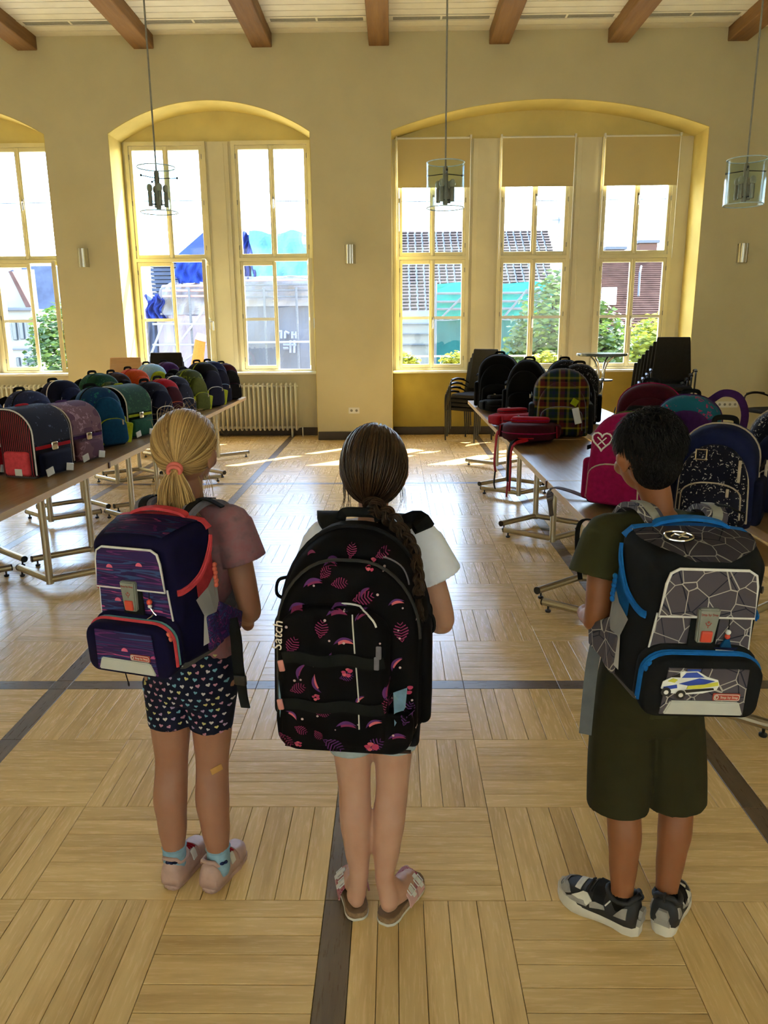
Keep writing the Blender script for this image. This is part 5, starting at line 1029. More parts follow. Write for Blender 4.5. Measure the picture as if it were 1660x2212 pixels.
# ---------------------------------------------------------------- children
def limb(bm, pts, rads, n=16, k_=5, sq=None):                  # tapered closed limb with rounded ends
    P = spline(pts, k_); m = len(pts)-1; rr = []
    for i in range(len(P)):
        u = i/k_; j = min(int(u), m-1); f = u-j; f = f*f*(3-2*f); rr.append(rads[j]*(1-f)+rads[j+1]*f)
    d0 = (P[0]-P[1]).normalized(); d1 = (P[-1]-P[-2]).normalized()
    P = [P[0]+d0*rr[0]*.85, P[0]+d0*rr[0]*.5]+P+[P[-1]+d1*rr[-1]*.5, P[-1]+d1*rr[-1]*.85]; rr = [rr[0]*.5, rr[0]*.86]+rr+[rr[-1]*.86, rr[-1]*.5]
    tube(bm, P, rr, n, flat=sq); return bm
def rings(bm, rg, yaw, n=28):                                   # torso loft: (x, y, z, rx, ry)
    ca, sa = math.cos(yaw), math.sin(yaw); L = []
    for x, y, z, rx, ry in rg:
        r_ = []
        for k in range(n):
            a = 2*PI*k/n; c_, s_ = math.cos(a), math.sin(a); u, v = rx*math.copysign(abs(c_)**.85, c_), ry*math.copysign(abs(s_)**.85, s_); r_.append(bm.verts.new((x+u*ca-v*sa, y+u*sa+v*ca, z)))
        L.append(r_)
    ringfaces(bm, L); return bm
def sleeve(bm, p0, p1, r0, r1, lip=.05, wall=.005, n=22, mid=None, up=None, sqz=1.0):   # closed tube ending in a hollow hem
    p0, p1 = Vector(p0), Vector(p1); d = (p1-p0); L = d.length; d.normalize(); a, b = frame_axes(d, up)
    def ring(p, r_, r2=None): return [bm.verts.new(p+a*r_*math.cos(2*PI*k/n)+b*r_*sqz*math.sin(2*PI*k/n)) for k in range(n)]
    st = [ring(p0-d*r0*.5, r0*.6), ring(p0, r0)]+[ring(p0+d*L*t, r0+(r1-r0)*t+(mid or 0)*math.sin(PI*t)) for t in (.25, .5, .75)]+[ring(p1, r1), ring(p1, r1-wall), ring(p1-d*lip, r1-wall*1.3)]
    ringfaces(bm, st); return bm
def fingers(bm, wrist, fwd, back, thumb, s=1.0, curl=.5):
    """palm + five bent fingers; fwd: finger direction, back: back-of-hand normal, thumb: side the thumb leaves"""
    w = Vector(wrist); f = Vector(fwd).normalized(); bk = Vector(back); bk = (bk-f*bk.dot(f)).normalized(); th = f.cross(bk); th = th if th.dot(Vector(thumb)) > 0 else -th
    P = lambda u, v, h: w+f*u*s+th*v*s+bk*h*s
    limb(bm, [w-f*.02*s, P(.012, 0, 0), P(.035, .001, .001), P(.056, 0, 0)], [.020*s, .022*s, .027*s, .024*s], sq=(1.0, .52) if False else None, n=12)
    for v, L, r_ in ((.020, .050, .0068), (.0065, .057, .0070), (-.007, .052, .0066), (-.0195, .040, .0058)):
        k0 = P(.054, v, .002); c1, c2, c3 = curl*.5, curl*1.3, curl*2.0; q = [P(.035, v*.8, .002), k0]
        for fr_, ang in ((.42, c1), (.32, c2), (.26, c3)): q.append(q[-1]+(f*math.cos(ang)-bk*math.sin(ang))*L*fr_*s+th*v*.06)
        limb(bm, q, [r_*s*1.1, r_*s*1.08, r_*s*1.05, r_*s*.96, r_*s*.78], n=10, k_=3)
    limb(bm, [P(.012, .018, -.004), P(.028, .030, -.009), P(.045, .036, -.016), P(.060, .034, -.024)], [.010*s, .0095*s, .008*s, .0065*s], n=10, k_=3)
def head_mesh(bm, HM, s=1.0):
    E_ = lambda *a: ell(bm, *[v*s for v in a], M=HM)
    for a in ((0, -.012, .018, .071, .086, .078), (0, .020, -.030, .056, .062, .068), (0, .036, -.066, .034, .036, .028), (0, -.02, -.035, .055, .055, .05), (0, .083, -.028, .008, .012, .010), (0, .079, -.012, .006, .009, .018)): ell(bm, *[v*s for v in a], 20, 14, M=HM)
    for sx in (-1, 1):
        ell(bm, sx*.074*s, -.004*s, -.022*s, .0075*s, .016*s, .027*s, 12, 8, M=HM @ Matrix.Rotation(sx*R(-14), 4, 'Z')); ell(bm, sx*.080*s, -.010*s, -.013*s, .005*s, .013*s, .018*s, 10, 8, M=HM); ell(bm, sx*.036*s, .058*s, -.038*s, .022*s, .022*s, .022*s, 10, 8, M=HM)
def face(root, HM, iris, brow, s=1.0):
    for sx in (-1, 1):
        bm = B(); ell(bm, sx*.029*s, .0590*s, -.006*s, .0105*s, .0115*s, .0085*s, 12, 8, M=HM); e_ = obj('eye', bm, EYEW, root, True)
        bm = B(); ell(bm, sx*.029*s, .0685*s, -.006*s, .0052*s, .0026*s, .0052*s, 10, 6, M=HM); obj('iris', bm, iris, e_, True)
        bm = B(); tube(bm, [HM @ Vector((sx*x*s, y*s, z*s)) for x, y, z in ((.014, .079, .016), (.028, .075, .018), (.042, .064, .011))], .0022*s, 6, flat=(1, .6)); obj('eyebrow', bm, brow, root)
    bm = B(); tube(bm, [HM @ Vector((x*s, y*s, z*s)) for x, y, z in ((-.020, .074, -.056), (-.008, .081, -.054), (0, .0815, -.0555), (.008, .081, -.054), (.020, .074, -.056))], [.001, .0042*s, .0045*s, .0042*s, .001], 6); obj('mouth', bm, LIP, root, True)
EYEW = mat('eye_white', (.75, .73, .70, 1), .2, 0, .02); LIP = mat('lip', (.42, .16, .13, 1), .5); IRB = mat('blue_iris', (.10, .18, .28, 1), .2); IRD = mat('brown_iris', (.06, .03, .015, 1), .2)
def skin_m(name, col): 
    k = N(name); v = k.co(); f = k.noise(v, 14, 3); lo = tuple(x*y for x, y in zip(col, (.93, .86, .82)))+(1,); k.set('Base Color', k.ramp(f, [(.35, lo), (.65, col+(1,))])); k.set('Roughness', .5); k.set('Specular IOR Level', .35)
    k.set('Subsurface Weight', .12); k.set('Subsurface Radius', (.012, .005, .003)); k.set('Subsurface Scale', 1.0); k.bump(k.noise(v, 300, 2), .12, .0006); return k.m
SK1 = skin_m('fair_skin', (.34, .165, .105)); SK2 = skin_m('pale_skin', (.50, .285, .205)); SK3 = skin_m('tan_skin', (.28, .108, .046))
def hair_m(name, a, b, rough=.42):
    k = N(name); at_ = k.n('Attribute', attribute_name='rnd'); v = k.co(); k.set('Base Color', k.ramp(at_.outputs['Fac'], [(0, a), (1, b)])); k.set('Roughness', rough); k.set('Specular IOR Level', .28); return k.m
HBLOND = hair_m('blonde_hair', (.21, .115, .036, 1), (.56, .36, .14, 1)); HBROWN = hair_m('brown_hair', (.010, .005, .0022, 1), (.048, .023, .0095, 1)); HDARK = hair_m('near_black_hair', (.003, .0024, .002, 1), (.011, .008, .006, 1), .6)
class Hair:
    def __init__(s, seed): s.bm = B(); s.lay = s.bm.faces.layers.float.new('rnd'); s.r = random.Random(seed)
    def strand(s, P, rad, n=4, tip=.35, flat=(1, .5), tone=None):
        q = len(s.bm.faces); L = len(P); t_ = tone if tone is not None else s.r.random(); tube(s.bm, P, [rad*(1-(1-tip)*(i/(L-1))**2) for i in range(L)], n, flat=flat); s.bm.faces.ensure_lookup_table()
        for i in range(q, len(s.bm.faces)): s.bm.faces[i][s.lay] = t_; s.bm.faces[i].smooth = True
    def cap(s, HM, c_, r_, tone=.3, u=28, v=18, keep=None):
        q = len(s.bm.faces); g = bmesh.ops.create_uvsphere(s.bm, u_segments=u, v_segments=v, radius=1, matrix=HM @ T(*c_) @ Matrix.Diagonal((*r_, 1)))
        if keep:
            inv = HM.inverted(); dl = [v_ for v_ in g['verts'] if not keep(inv @ v_.co)]; bmesh.ops.delete(s.bm, geom=dl, context='VERTS')
        s.bm.faces.ensure_lookup_table()
        for i in range(min(q, len(s.bm.faces)), len(s.bm.faces)): s.bm.faces[i][s.lay] = tone; s.bm.faces[i].smooth = True
    def done(s, name, m, root, label=None): return obj(name, s.bm, m, root, True, label=label)
def comb(H, HM, c_, r_, tie, n, rad, A):                        # strands combed over the skull towards tie (local point)
    t_ = (Vector(tie)-Vector(c_)); t_ = Vector((t_.x/r_[0], t_.y/r_[1], t_.z/r_[2])).normalized(); a, b = frame_axes(t_, Vector((1, 0, 0))); a, b = b, a
    for i in range(n):
        ph = 2*PI*(i+H.r.random())/n; dirv = a*math.cos(ph)+b*math.sin(ph); top = dirv.z; am = A(dirv)*H.r.uniform(.82, 1.03); jit = H.r.uniform(.985, 1.035); P = []; m = 11; sw = H.r.uniform(-.05, .05)
        for j in range(m):
            f = j/(m-1); th = am*(1-f)+.10*f; p2 = ph+sw*math.sin(PI*f); d = t_*math.cos(th)+(a*math.cos(p2)+b*math.sin(p2))*math.sin(th)
            P.append(HM @ (Vector(c_)+Vector((d.x*r_[0], d.y*r_[1], d.z*r_[2]))*jit))
        P.append(HM @ (Vector(tie)+Vector((H.r.uniform(-.008, .008), .004, H.r.uniform(-.008, .008))))); H.strand(P, rad*H.r.uniform(.7, 1.2), 4, .6)
def shoe(root, heel, toe, z, m, build, L=None):
    heel, toe = Vector((*heel, z)), Vector((*toe, z)); d = toe-heel; L = L or d.length; M = T(*heel) @ RZ(math.atan2(-d.x, d.y)); return build(root, M, L, m)
def sole_out(L, w, n=9, inset=0.0):                             # foot outline, heel at y=0
    st = [(0, .30), (.06, .62), (.16, .76), (.32, .74), (.48, .80), (.64, .96), (.76, 1), (.87, .90), (.95, .66), (1, .30)]
    return [(w/2*k_-inset, y*L) for y, k_ in st]+[(-(w/2*k_-inset), y*L) for y, k_ in reversed(st)]
def slab_xy(bm, pts, z0, z1, M, bev=.004, zf=None):
    a = [bm.verts.new((x, y, z0+(zf(y) if zf else 0))) for x, y in pts]; b = [bm.verts.new((x*1.0, y, z1+(zf(y) if zf else 0))) for x, y in pts]; bm.faces.new(a[::-1]); bm.faces.new(b)
    for i in range(len(pts)): j = (i+1) % len(pts); bm.faces.new((a[i], a[j], b[j], b[i]))
    if bev: bmesh.ops.bevel(bm, geom=[e for e in bm.edges if abs(e.verts[0].co.z-e.verts[1].co.z) < 1e-3 or True], offset=bev, segments=2, affect='EDGES')
    bmesh.ops.transform(bm, matrix=M, verts=bm.verts); return bm
UP = [(0.0, .020, .050), (.03, .029, .066), (.12, .034, .074), (.30, .034, .070), (.42, .035, .069), (.55, .038, .058), (.70, .040, .046), (.84, .037, .040), (.94, .027, .034), (1.0, .012, .022)]
def upper(bm, M, L, z0, ws=1.0, hs=1.0):
    rg = []
    for y, w, h in UP:
        r_ = []
        for k in range(18):
            a = PI*k/17; r_.append((w*ws*math.copysign(abs(math.cos(a))**.7, math.cos(a)), y*L, z0+(h*hs)*math.sin(a)**.75))
        rg.append([bm.verts.new(M @ Vector(p)) for p in r_])
    ringfaces(bm, rg); return bm
def on_upper(L, y, a, z0, ws=1.0, hs=1.0, off=.0015):           # point on the shoe upper at length fraction y, angle a (deg, 0 = +x side)
    for (y0, w0, h0), (y1, w1, h1) in zip(UP, UP[1:]):
        if y0 <= y <= y1:
            f = (y-y0)/(y1-y0); w, h = (w0+(w1-w0)*f)*ws+off, (h0+(h1-h0)*f)*hs+off; q = R(a); c_, s_ = math.cos(q), math.sin(q); return Vector((w*math.copysign(abs(c_)**.7, c_), y*L, z0+h*abs(s_)**.75))
def patch(M, L, z0, pts, ws=1.0, hs=1.0, t=.003):               # raised overlay on the upper, pts (y, angle)
    bm = B(); c_ = (sum(p[0] for p in pts)/len(pts), sum(p[1] for p in pts)/len(pts)); n = len(pts); O = on_upper(L, c_[0], c_[1], z0, ws, hs, t+.001); rgs = []
    for f in (.45, .93, 1.0): rgs.append([bm.verts.new(M @ on_upper(L, c_[0]+(p[0]-c_[0])*f, c_[1]+(p[1]-c_[1])*f, z0, ws, hs, t if f < 1 else -.002)) for p in pts])
    ringfaces(bm, rgs, cap=False); bm.faces.new(rgs[0]); return bm
def edge_sub(pts, k_=3):                                        # subdivide polygon in (y, angle)
    o_ = []
    for a, b in zip(pts, pts[1:]+pts[:1]):
        for i in range(k_): f = i/k_; o_.append((a[0]+(b[0]-a[0])*f, a[1]+(b[1]-a[1])*f))
    return o_
PSHOE = mat('pale_pink_leather', (.44, .285, .25, 1), .5, 0, .10, 40); PSEAM = mat('pink_seam', (.40, .24, .22, 1), .6); WSOLE = mat('off_white_sole', (.62, .58, .50, 1), .6, 0, .06, 30); SOCK = fab('light_blue_sock', '7f9fb4'); SGREY = mat('shoe_grey_suede', (.30, .28, .26, 1), .8, 0, .1, 60); SWHITE = mat('shoe_white_leather', (.66, .63, .56, 1), .5); SBLACK = mat('shoe_black_mesh', (.014, .015, .018, 1), .7)
CORK = mat('cork_footbed', (.27, .165, .085, 1), .9, 0, .25, 120); CORKD = mat('suede_insole', (.19, .115, .065, 1), .9); PSTR = speck('pink_strap_print', c('b0797c'), c('8e1f44'), 75, .45, 1.8, c('c9a09c'))
def collar(root, M, L, z0, m, par, y0=.03, y1=.42, w=.030, r_=.006):
    bm = B(); P = [M @ Vector((w*math.cos(a), (y0+y1)/2*L+(y1-y0)/2*L*math.sin(a), z0+.066+.012*(math.sin(a) < -.7)-.004*math.cos(2*a))) for a in [2*PI*i/20 for i in range(20)]]; tube(bm, P, r_, 8, closed=True); return obj('collar', bm, m, par, True)
def pink_shoe(root, M, L, m):
    bm = B(); upper(bm, M, L, .018); s = obj('shoe', bm, PSHOE, root, True)
    bm = B(); slab_xy(bm, sole_out(L*1.03, .082), 0, .024, M @ T(0, -.003, 0), .006); obj('sole', bm, PSHOE, s, True); collar(root, M, L, .018, PSHOE, s)
    for a0, a1, y in ((15, 165, .62), ): bm = B(); tube(bm, [M @ on_upper(L, y, a, .018) for a in range(a0, a1+1, 15)], .0016, 5); obj('seam', bm, PSEAM, s)
    bm = B(); tube(bm, [M @ on_upper(L, .02+.25*abs(math.sin(R(a)))**2*0+.10*(1-abs(math.cos(R(a)))), a, .018, off=.001)+Vector((0, 0, -.012)) for a in range(10, 171, 10)], .0012, 5); obj('seam', bm, PSEAM, s)
    for y in (.44, .50, .56): bm = B(); tube(bm, [M @ on_upper(L, y, a, .018, off=.003) for a in (58, 75, 90, 105, 122)], .0028, 6); obj('lace', bm, REDF, s)
    bm = B(); strap(bm, [M @ on_upper(L, .46, a, .018, off=.003) for a in (20, 40, 55)], .02, .003, [Vector((0, 0, 1))]*3); obj('side_tab', bm, REFL, s)
def boy_shoe(root, M, L, m):
    z0 = .030; wsc = 1.08; hs = .98; bm = B(); upper(bm, M, L, z0, wsc, hs); s = obj('shoe', bm, SBLACK, root, True)
    zf = lambda y: .012*max(0, (y/L-.75)/.25)**2+.004*math.sin(y/L*PI*3.3)
    bm = B(); o2 = sole_out(L*1.06, .092); rg = [[bm.verts.new(M @ Vector((x*k_, y-.006, z+(zf(y) if z > .005 else (.010*max(0, (y/L-.85)/.15)+.009*math.exp(-((y/L-.42)/.10)**2)))))) for x, y in o2] for k_, z in ((.90, .0), (.98, .008), (1.0, .022), (.93, .036))]; ringfaces(bm, rg); obj('sole', bm, WSOLE, s, 'auto')
    bm = B(); slab_xy(bm, [(x*.7, y) for x, y in sole_out(L*.3, .08)], 0, .004, M @ T(0, 0, -.0005), 0); obj('tread', bm, SBLACK, s)
    for nm, mm, pts in (('toe_cap', SGREY, [(.985, 20), (.985, 160), (.90, 168), (.80, 150), (.93, 110), (.93, 70), (.80, 30), (.90, 12)]), ('mudguard', SGREY, [(.90, 8), (.78, 26), (.62, 22), (.58, 6)]), ('mudguard', SGREY, [(.90, 172), (.78, 154), (.62, 158), (.58, 174)]),
                        ('side_overlay', SWHITE, [(.80, 26), (.66, 56), (.60, 52), (.52, 24), (.58, 8), (.66, 20)]), ('side_overlay', SWHITE, [(.80, 154), (.66, 124), (.60, 128), (.52, 156), (.58, 172), (.66, 160)]), ('side_panel', SGREY, [(.56, 22), (.40, 30), (.36, 12), (.55, 6)]), ('side_panel', SGREY, [(.56, 158), (.40, 150), (.36, 168), (.55, 174)]),
                        ('heel_overlay', SGREY, [(.26, 8), (.10, 10), (.10, 40), (.16, 34)]), ('heel_overlay', SGREY, [(.26, 172), (.10, 170), (.10, 140), (.16, 146)]), ('vamp_bridge', SWHITE, [(.78, 60), (.78, 120), (.70, 122), (.70, 58)])):
        bm = patch(M, L, z0, edge_sub(pts), wsc, hs, .0028); obj(nm, bm, mm, s)
    hb = .012; bm = B(); prism(bm, [(-.013, .052), (.013, .052), (.017, .062), (.011, .078), (-.011, .078), (-.017, .062)], -.012, -.003, M); obj('heel_badge', bm, SGREY, s)
    bm = B(); prism(bm, [(-.020, .034), (.020, .034), (.014, .050), (-.014, .050)], -.010, .004, M); obj('heel_counter', bm, SGREY, s)
    collar(root, M, L, z0, SBLACK, s, .02, .40, .033, .007)
    for y in (.50, .56, .62): bm = B(); tube(bm, [M @ on_upper(L, y, a, z0, wsc, hs, .004) for a in (55, 75, 90, 105, 125)], .003, 6); obj('lace', bm, SBLACK, s)
    bm = B(); strap(bm, [M @ on_upper(L, .45, a, z0, wsc, hs, .004) for a in range(25, 156, 10)], .030, .004, [(M.to_3x3() @ Vector((math.cos(R(a)), 0, math.sin(R(a))))) for a in range(25, 156, 10)]); obj('ankle_strap', bm, CHAR, s)
    for sx in (20, 160): bm = B(); tube(bm, [M @ on_upper(L, y, sx+(0 if sx < 90 else 0)+dy*(1 if sx < 90 else -1), z0, wsc, hs, .003) for y, dy in ((.36, 4), (.31, 22))], .002, 5); obj('reflective_bar', bm, PIPE, s)
    bm = B(); tube(bm, spline([M @ Vector((0, .004, z0+.066)), M @ Vector((0, -.006, z0+.082)), M @ Vector((0, .004, z0+.094))], 3), .003, 6); obj('pull_tab', bm, SBLACK, s)
def sandal(root, M, L, m):
    bm = B(); slab_xy(bm, sole_out(L, .083), .006, .024, M, .003); s = obj('shoe', bm, CORK, root, True)
    bm = B(); slab_xy(bm, sole_out(L*1.01, .086), 0, .007, M @ T(0, -.001, 0), .002); obj('sole', bm, WSOLE, s, True); bm = B(); slab_xy(bm, sole_out(L*.985, .079), .0235, .0265, M @ T(0, .001, 0), .001); obj('insole', bm, CORKD, s)
    for y, wd in ((.52, .040), (.74, .036)):
        P = []; U = []
        for a in range(-8, 189, 14): q = R(a); P.append(M @ Vector((.0435*math.cos(q), y*L-.010*math.cos(q)*(m), .016+.047*(1.12-y*.35)*max(-.1, math.sin(q))**.9 if math.sin(q) > 0 else .016))); U.append(M.to_3x3() @ Vector((math.cos(q), 0, math.sin(q))))
        bm = B(); strap(bm, P, wd, .0045, U); st = obj('strap', bm, PSTR, s, 'auto'); i = 4 if m > 0 else len(P)-5; p, u = P[i], U[i]
        bm = B(); fx = M.to_3x3() @ Vector((0, 1, 0)); tg = u.cross(fx); c4 = [p+u*.005+fx*sx*.013+tg*sy*.010 for sx, sy in ((-1, -1), (1, -1), (1, 1), (-1, 1))]; tube(bm, c4, .0022, 6, closed=True); obj('buckle', bm, REFL, s); bm = B(); strap(bm, [p+u*.004-tg*.020, p+u*.006, p+u*.004+tg*.020], .013, .003, [u, u, u]); obj('buckle_strap', bm, REFL, s)
def bare_foot(bm, ank, heel, toe, z, big):                      # foot standing on height z
    a, h, t = Vector(ank), Vector((*heel, z)), Vector((*toe, z)); d = (t-h).normalized(); n = Vector((d.y, -d.x, 0)); L = (t-h).length
    limb(bm, [a+Vector((0, 0, .01)), h+d*L*.17+Vector((0, 0, .030)), h+d*L*.13+Vector((0, 0, .021))], [.026, .027, .021], n=14)
    limb(bm, [a, h+d*L*.36+Vector((0, 0, .036)), h+d*L*.58+Vector((0, 0, .024)), h+d*L*.76+Vector((0, 0, .014))], [.025, .027, .027, .018], n=14)
    limb(bm, [h+d*L*.2+Vector((0, 0, .018)), h+d*L*.5+n*.008+Vector((0, 0, .016)), h+d*L*.74+Vector((0, 0, .013))], [.02, .026, .026], n=14)
    for i in range(5):
        u = (-2+i)*.0125; ln = (.95, .93, .90, .86, .81)[i if big < 0 else 4-i] if False else (.95-.03*abs(i-(0 if big < 0 else 4))); r_ = .010 if (i == 0 and big < 0) or (i == 4 and big > 0) else .0072
        limb(bm, [h+d*L*.72+n*u+Vector((0, 0, .011)), h+d*L*(ln-.05)+n*u*1.05+Vector((0, 0, .011)), h+d*L*ln+n*u*1.05+Vector((0, 0, .008))], [r_, r_, r_*.8], n=10, k_=3)
def person(label, J, skinm, hairfn, dress, barefoot=False, voxel=.0042):
    """J: joints in metres, world axes; the root stands between the feet"""
    o0 = Vector((J['root'][0], J['root'][1], 0)); t = thing('person', label, 'person', o0, group=None); Q = lambda n: Vector(J[n])-o0; yaw = J['yaw']; bm = B()
    c0, c1 = Q('hips'), Q('neck')
    rg = []
    for f, rx, ry in ((-.12, .085, .065), (0, .108, .078), (.25, .100, .068), (.45, .096, .064), (.65, .108, .070), (.82, .112, .070), (.93, .095, .056), (1.0, .045, .042)):
        p = c0+(c1-c0)*f; rg.append((p.x, p.y, p.z, rx, ry))
    rings(bm, rg, yaw)
    HM = T(*(Q('head'))) @ RZ(J['hyaw']) @ RX(J.get('nod', 0)); hs = J.get('hs', 1.0); limb(bm, [c1-Vector((0, 0, .04)), c1+Vector((0, 0, .02)), HM @ Vector((0, -.012, -.05))], [.045, .036, .040]); head_mesh(bm, HM, hs)
    for s in 'LR':
        sh, el, wr = Q('sh'+s), Q('el'+s), Q('wr'+s); limb(bm, [c1+(sh-c1)*.35-Vector((0, 0, .02)), sh, sh+(el-sh)*.45, el, el+(wr-el)*.4, wr], [.040, .041, .035, .031, .029, .020])
        fingers(bm, wr, J['hf'+s], J['hb'+s], J['ht'+s], .92, .55)
        hp, kn, an = Q('hip'+s), Q('kn'+s), Q('an'+s); bk = Vector((math.sin(yaw), -math.cos(yaw), 0)); w = J['leg']
        limb(bm, [hp, hp+(kn-hp)*.45, kn, kn+(an-kn)*.33+bk*.012, kn+(an-kn)*.62+bk*.006, an], [.070, w[0], w[1], w[2], w[2]*.86, w[3]], n=18)
        if barefoot: bare_foot(bm, an, (Vector(J['heel'+s]).xy-o0.xy), (Vector(J['toe'+s]).xy-o0.xy), .0265, 1 if s == 'L' else -1)
        else: h, q = Vector((*J['heel'+s], .04))-o0, Vector((*J['toe'+s], .035))-o0; limb(bm, [an, h+(q-h)*.18, ], [w[3]*.95, .024]); limb(bm, [an-Vector((0, 0, .03)), h+(q-h)*.5, h+(q-h)*.82], [.025, .024, .020])
    body = obj('body', remesh(bm, voxel, 5), skinm, t, True); face(t, HM, J['iris'], J['brow'], hs)
    dress(t, Q, yaw, J); hairfn(t, HM, hs); return t
def tee(t, Q, yaw, J, m, extra=0.0, slv=('L', 'R'), neckm=None):
    bm = B(); c0, c1 = Q('hips'), Q('neck'); rg = []
    for f, rx, ry in ((-.02, .118, .090), (.15, .117, .087), (.4, .114, .081), (.62, .124, .084), (.80, .129, .083), (.91, .110, .068), (.975, .066, .055), (1.0, .060, .055), (1.0, .048, .044), (.93, .044, .040)): p = c0+(c1-c0)*f; rg.append((p.x, p.y, p.z, rx+extra, ry+extra))
    rings(bm, rg, yaw)
    for s in slv:
        sh, el = Q('sh'+s), Q('el'+s); limb(bm, [c1+(sh-c1)*.25-Vector((0, 0, .03)), c1+(sh-c1)*.7-Vector((0, 0, .014)), sh], [.050, .052, .054], n=18); e_ = sh+(el-sh)*J['slv']; e_ = e_+Vector(J.get('flare'+s, (0, 0, 0))); sleeve(bm, sh, e_, .057, J.get('slr', .056), .045, .009)
    o = obj('shirt', remesh(bm, .0042, 5), m, t, True)
    if neckm: bm = B(); ca, sa = math.cos(yaw), math.sin(yaw); tube(bm, [Vector((c1.x+.054*math.cos(a)*ca-.049*math.sin(a)*sa, c1.y+.054*math.cos(a)*sa+.049*math.sin(a)*ca, c1.z-.004-.012*math.sin(a))) for a in [2*PI*i/28 for i in range(28)]], .007, 8, closed=True); obj('neckband', bm, neckm, o, True)
    return o
def shorts(t, Q, yaw, J, m, hem, r0, r1, mid=0, sqz=1.0):
    bm = B(); c0, c1 = Q('hips'), Q('neck'); rg = []
    for dz, rx, ry in ((-.07, .100, .082), (-.03, .124, .094), (.03, .124, .092), (.09, .116, .086), (.12, .112, .082)): rg.append((c0.x, c0.y, c0.z+dz, rx+J.get('hipx', 0), ry))
    rings(bm, rg, yaw)
    for s in 'LR': h = Vector(hem[s])-Vector((J['root'][0], J['root'][1], 0)); sleeve(bm, Q('hip'+s)-Vector((0, 0, .0)), h, r0, r1, .06, .010, 26, mid, None, sqz)
    return obj('shorts', remesh(bm, .0045, 5), m, t, True)
# ---- girl on the left
TIED = N('pink_tie_dye_jersey'); f_ = TIED.noise(TIED.co(), 16, 3, .6); TIED.set('Base Color', TIED.ramp(f_, [(.36, c('70545a')), (.48, c('8a6268')), (.56, c('8c5a60')), (.66, c('7a565c'))])); TIED.set('Roughness', .9); TIED.bump(TIED.noise(TIED.co(), 1200, 2), .2, .0006)
NAVYC = fab('navy_cotton', '14172b')
J1 = dict(root=(-.565, 1.90), yaw=R(-15), hyaw=R(-8), hips=(-.565, 1.935, .625), neck=(-.540, 1.945, 1.105), head=(-.545, 1.965, 1.242), shL=(-.655, 1.975, 1.052), shR=(-.428, 1.912, 1.052), elL=(-.700, 1.985, .835), elR=(-.388, 1.895, .830), wrL=(-.600, 2.10, .77), wrR=(-.420, 2.005, .745),
          hfL=(.7, .6, .1), hfR=(-.35, .9, .15), hbL=(-.4, .6, .6), hbR=(.5, .2, .8), htL=(0, .3, 1), htR=(-.6, .1, .6), hipL=(-.632, 1.945, .60), hipR=(-.508, 1.922, .60), knL=(-.640, 1.928, .345), knR=(-.522, 1.920, .345), anL=(-.634, 1.868, .085), anR=(-.506, 1.862, .085), heelL=(-.642, 1.832), toeL=(-.600, 2.018), heelR=(-.532, 1.820), toeR=(-.476, 2.000),
          leg=(.057, .046, .048, .029), iris=IRB, brow=HBLOND, slv=.42, flareR=(.014, 0, -.005), slr=.061)
def dress1(t, Q, yaw, J):
    tee(t, Q, yaw, J, TIED.m, neckm=mat('coral_neckband', (.50, .09, .12, 1), .8)); sh = shorts(t, Q, yaw, J, NAVYC, {'L': (-.636, 1.935, .468), 'R': (-.520, 1.925, .468)}, .074, .061)
    tm = B(); tm.from_mesh(sh.data); bv = BVHTree.FromBMesh(tm); tm.free(); bm = B(); rr = random.Random(4); cx, cy = Q('hips').x, Q('hips').y
    for dy in (1, -1):
        for j in range(14):
            for i in range(-7, 8):
                x, z = cx+i*.0215+(j % 2)*.0108+rr.uniform(-.003, .003), .472+j*.0195+rr.uniform(-.003, .003); a = rr.uniform(-.5, .5); s_ = .0051*rr.uniform(.85, 1.15); P = []
                for u, v in heart(s_*2, 12):
                    q = bv.ray_cast(Vector((x+u*math.cos(a)-v*math.sin(a), cy-dy, z+u*math.sin(a)+v*math.cos(a))), Vector((0, dy, 0)))
                    if q[0] is None or abs(q[1].y) < .25: break
                    P.append(q[0]+q[1]*.0012)
                if len(P) == 12: bm.faces.new([bm.verts.new(p) for p in P]).material_index = rr.choice((0, 0, 1, 1, 2, 3, 4))
    obj('heart_print', bm, [mat('print_white', (.55, .50, .50, 1), .8), mat('print_pink', (.45, .20, .28, 1), .8), mat('print_yellow', (.50, .45, .18, 1), .8), mat('print_blue', (.16, .36, .46, 1), .8), mat('print_lilac', (.38, .26, .42, 1), .8)], sh, label='small coloured heart print')
    for s in 'LR':
        an = Q('an'+s); kn = Q('kn'+s); bm = B(); u = (kn-an).normalized(); limb(bm, [an+u*.030, an+u*.005, an-Vector((0, 0, .03))], [.0325, .0325, .031], n=18); so_ = obj('sock', bm, SOCK, t, True)
        bm = B(); tube(bm, [an+u*.032+Vector((.0325*math.cos(a), .0325*math.sin(a), 0)) for a in [2*PI*i/18 for i in range(18)]], .003, 6, closed=True); obj('sock_cuff', bm, SOCK, so_, True)
        bm = B()
        for a in ((-110, -88, -70) if s == 'L' else (-40, -60)): ell(bm, an.x+.031*math.cos(R(a)), an.y+.031*math.sin(R(a)), an.z+.004, .007, .006, .005, 8, 6)
        obj('sock_motif', bm, DKBLUE, so_, True)
        shoe(t, Vector(J['heel'+s])-Vector(J['root']), Vector(J['toe'+s])-Vector(J['root']), 0, 1 if s == 'L' else -1, pink_shoe)
    bm = B(); k_ = Q('knR'); rbox(bm, .034, .004, .020, .0019, 1, 3, T(k_.x+.022, k_.y-.0405, k_.z+.012) @ RZ(R(32)) @ RY(R(-14)) @ RX(R(4))); obj('plaster', bm, mat('sticking_plaster', (.48, .25, .07, 1), .7), t, True)
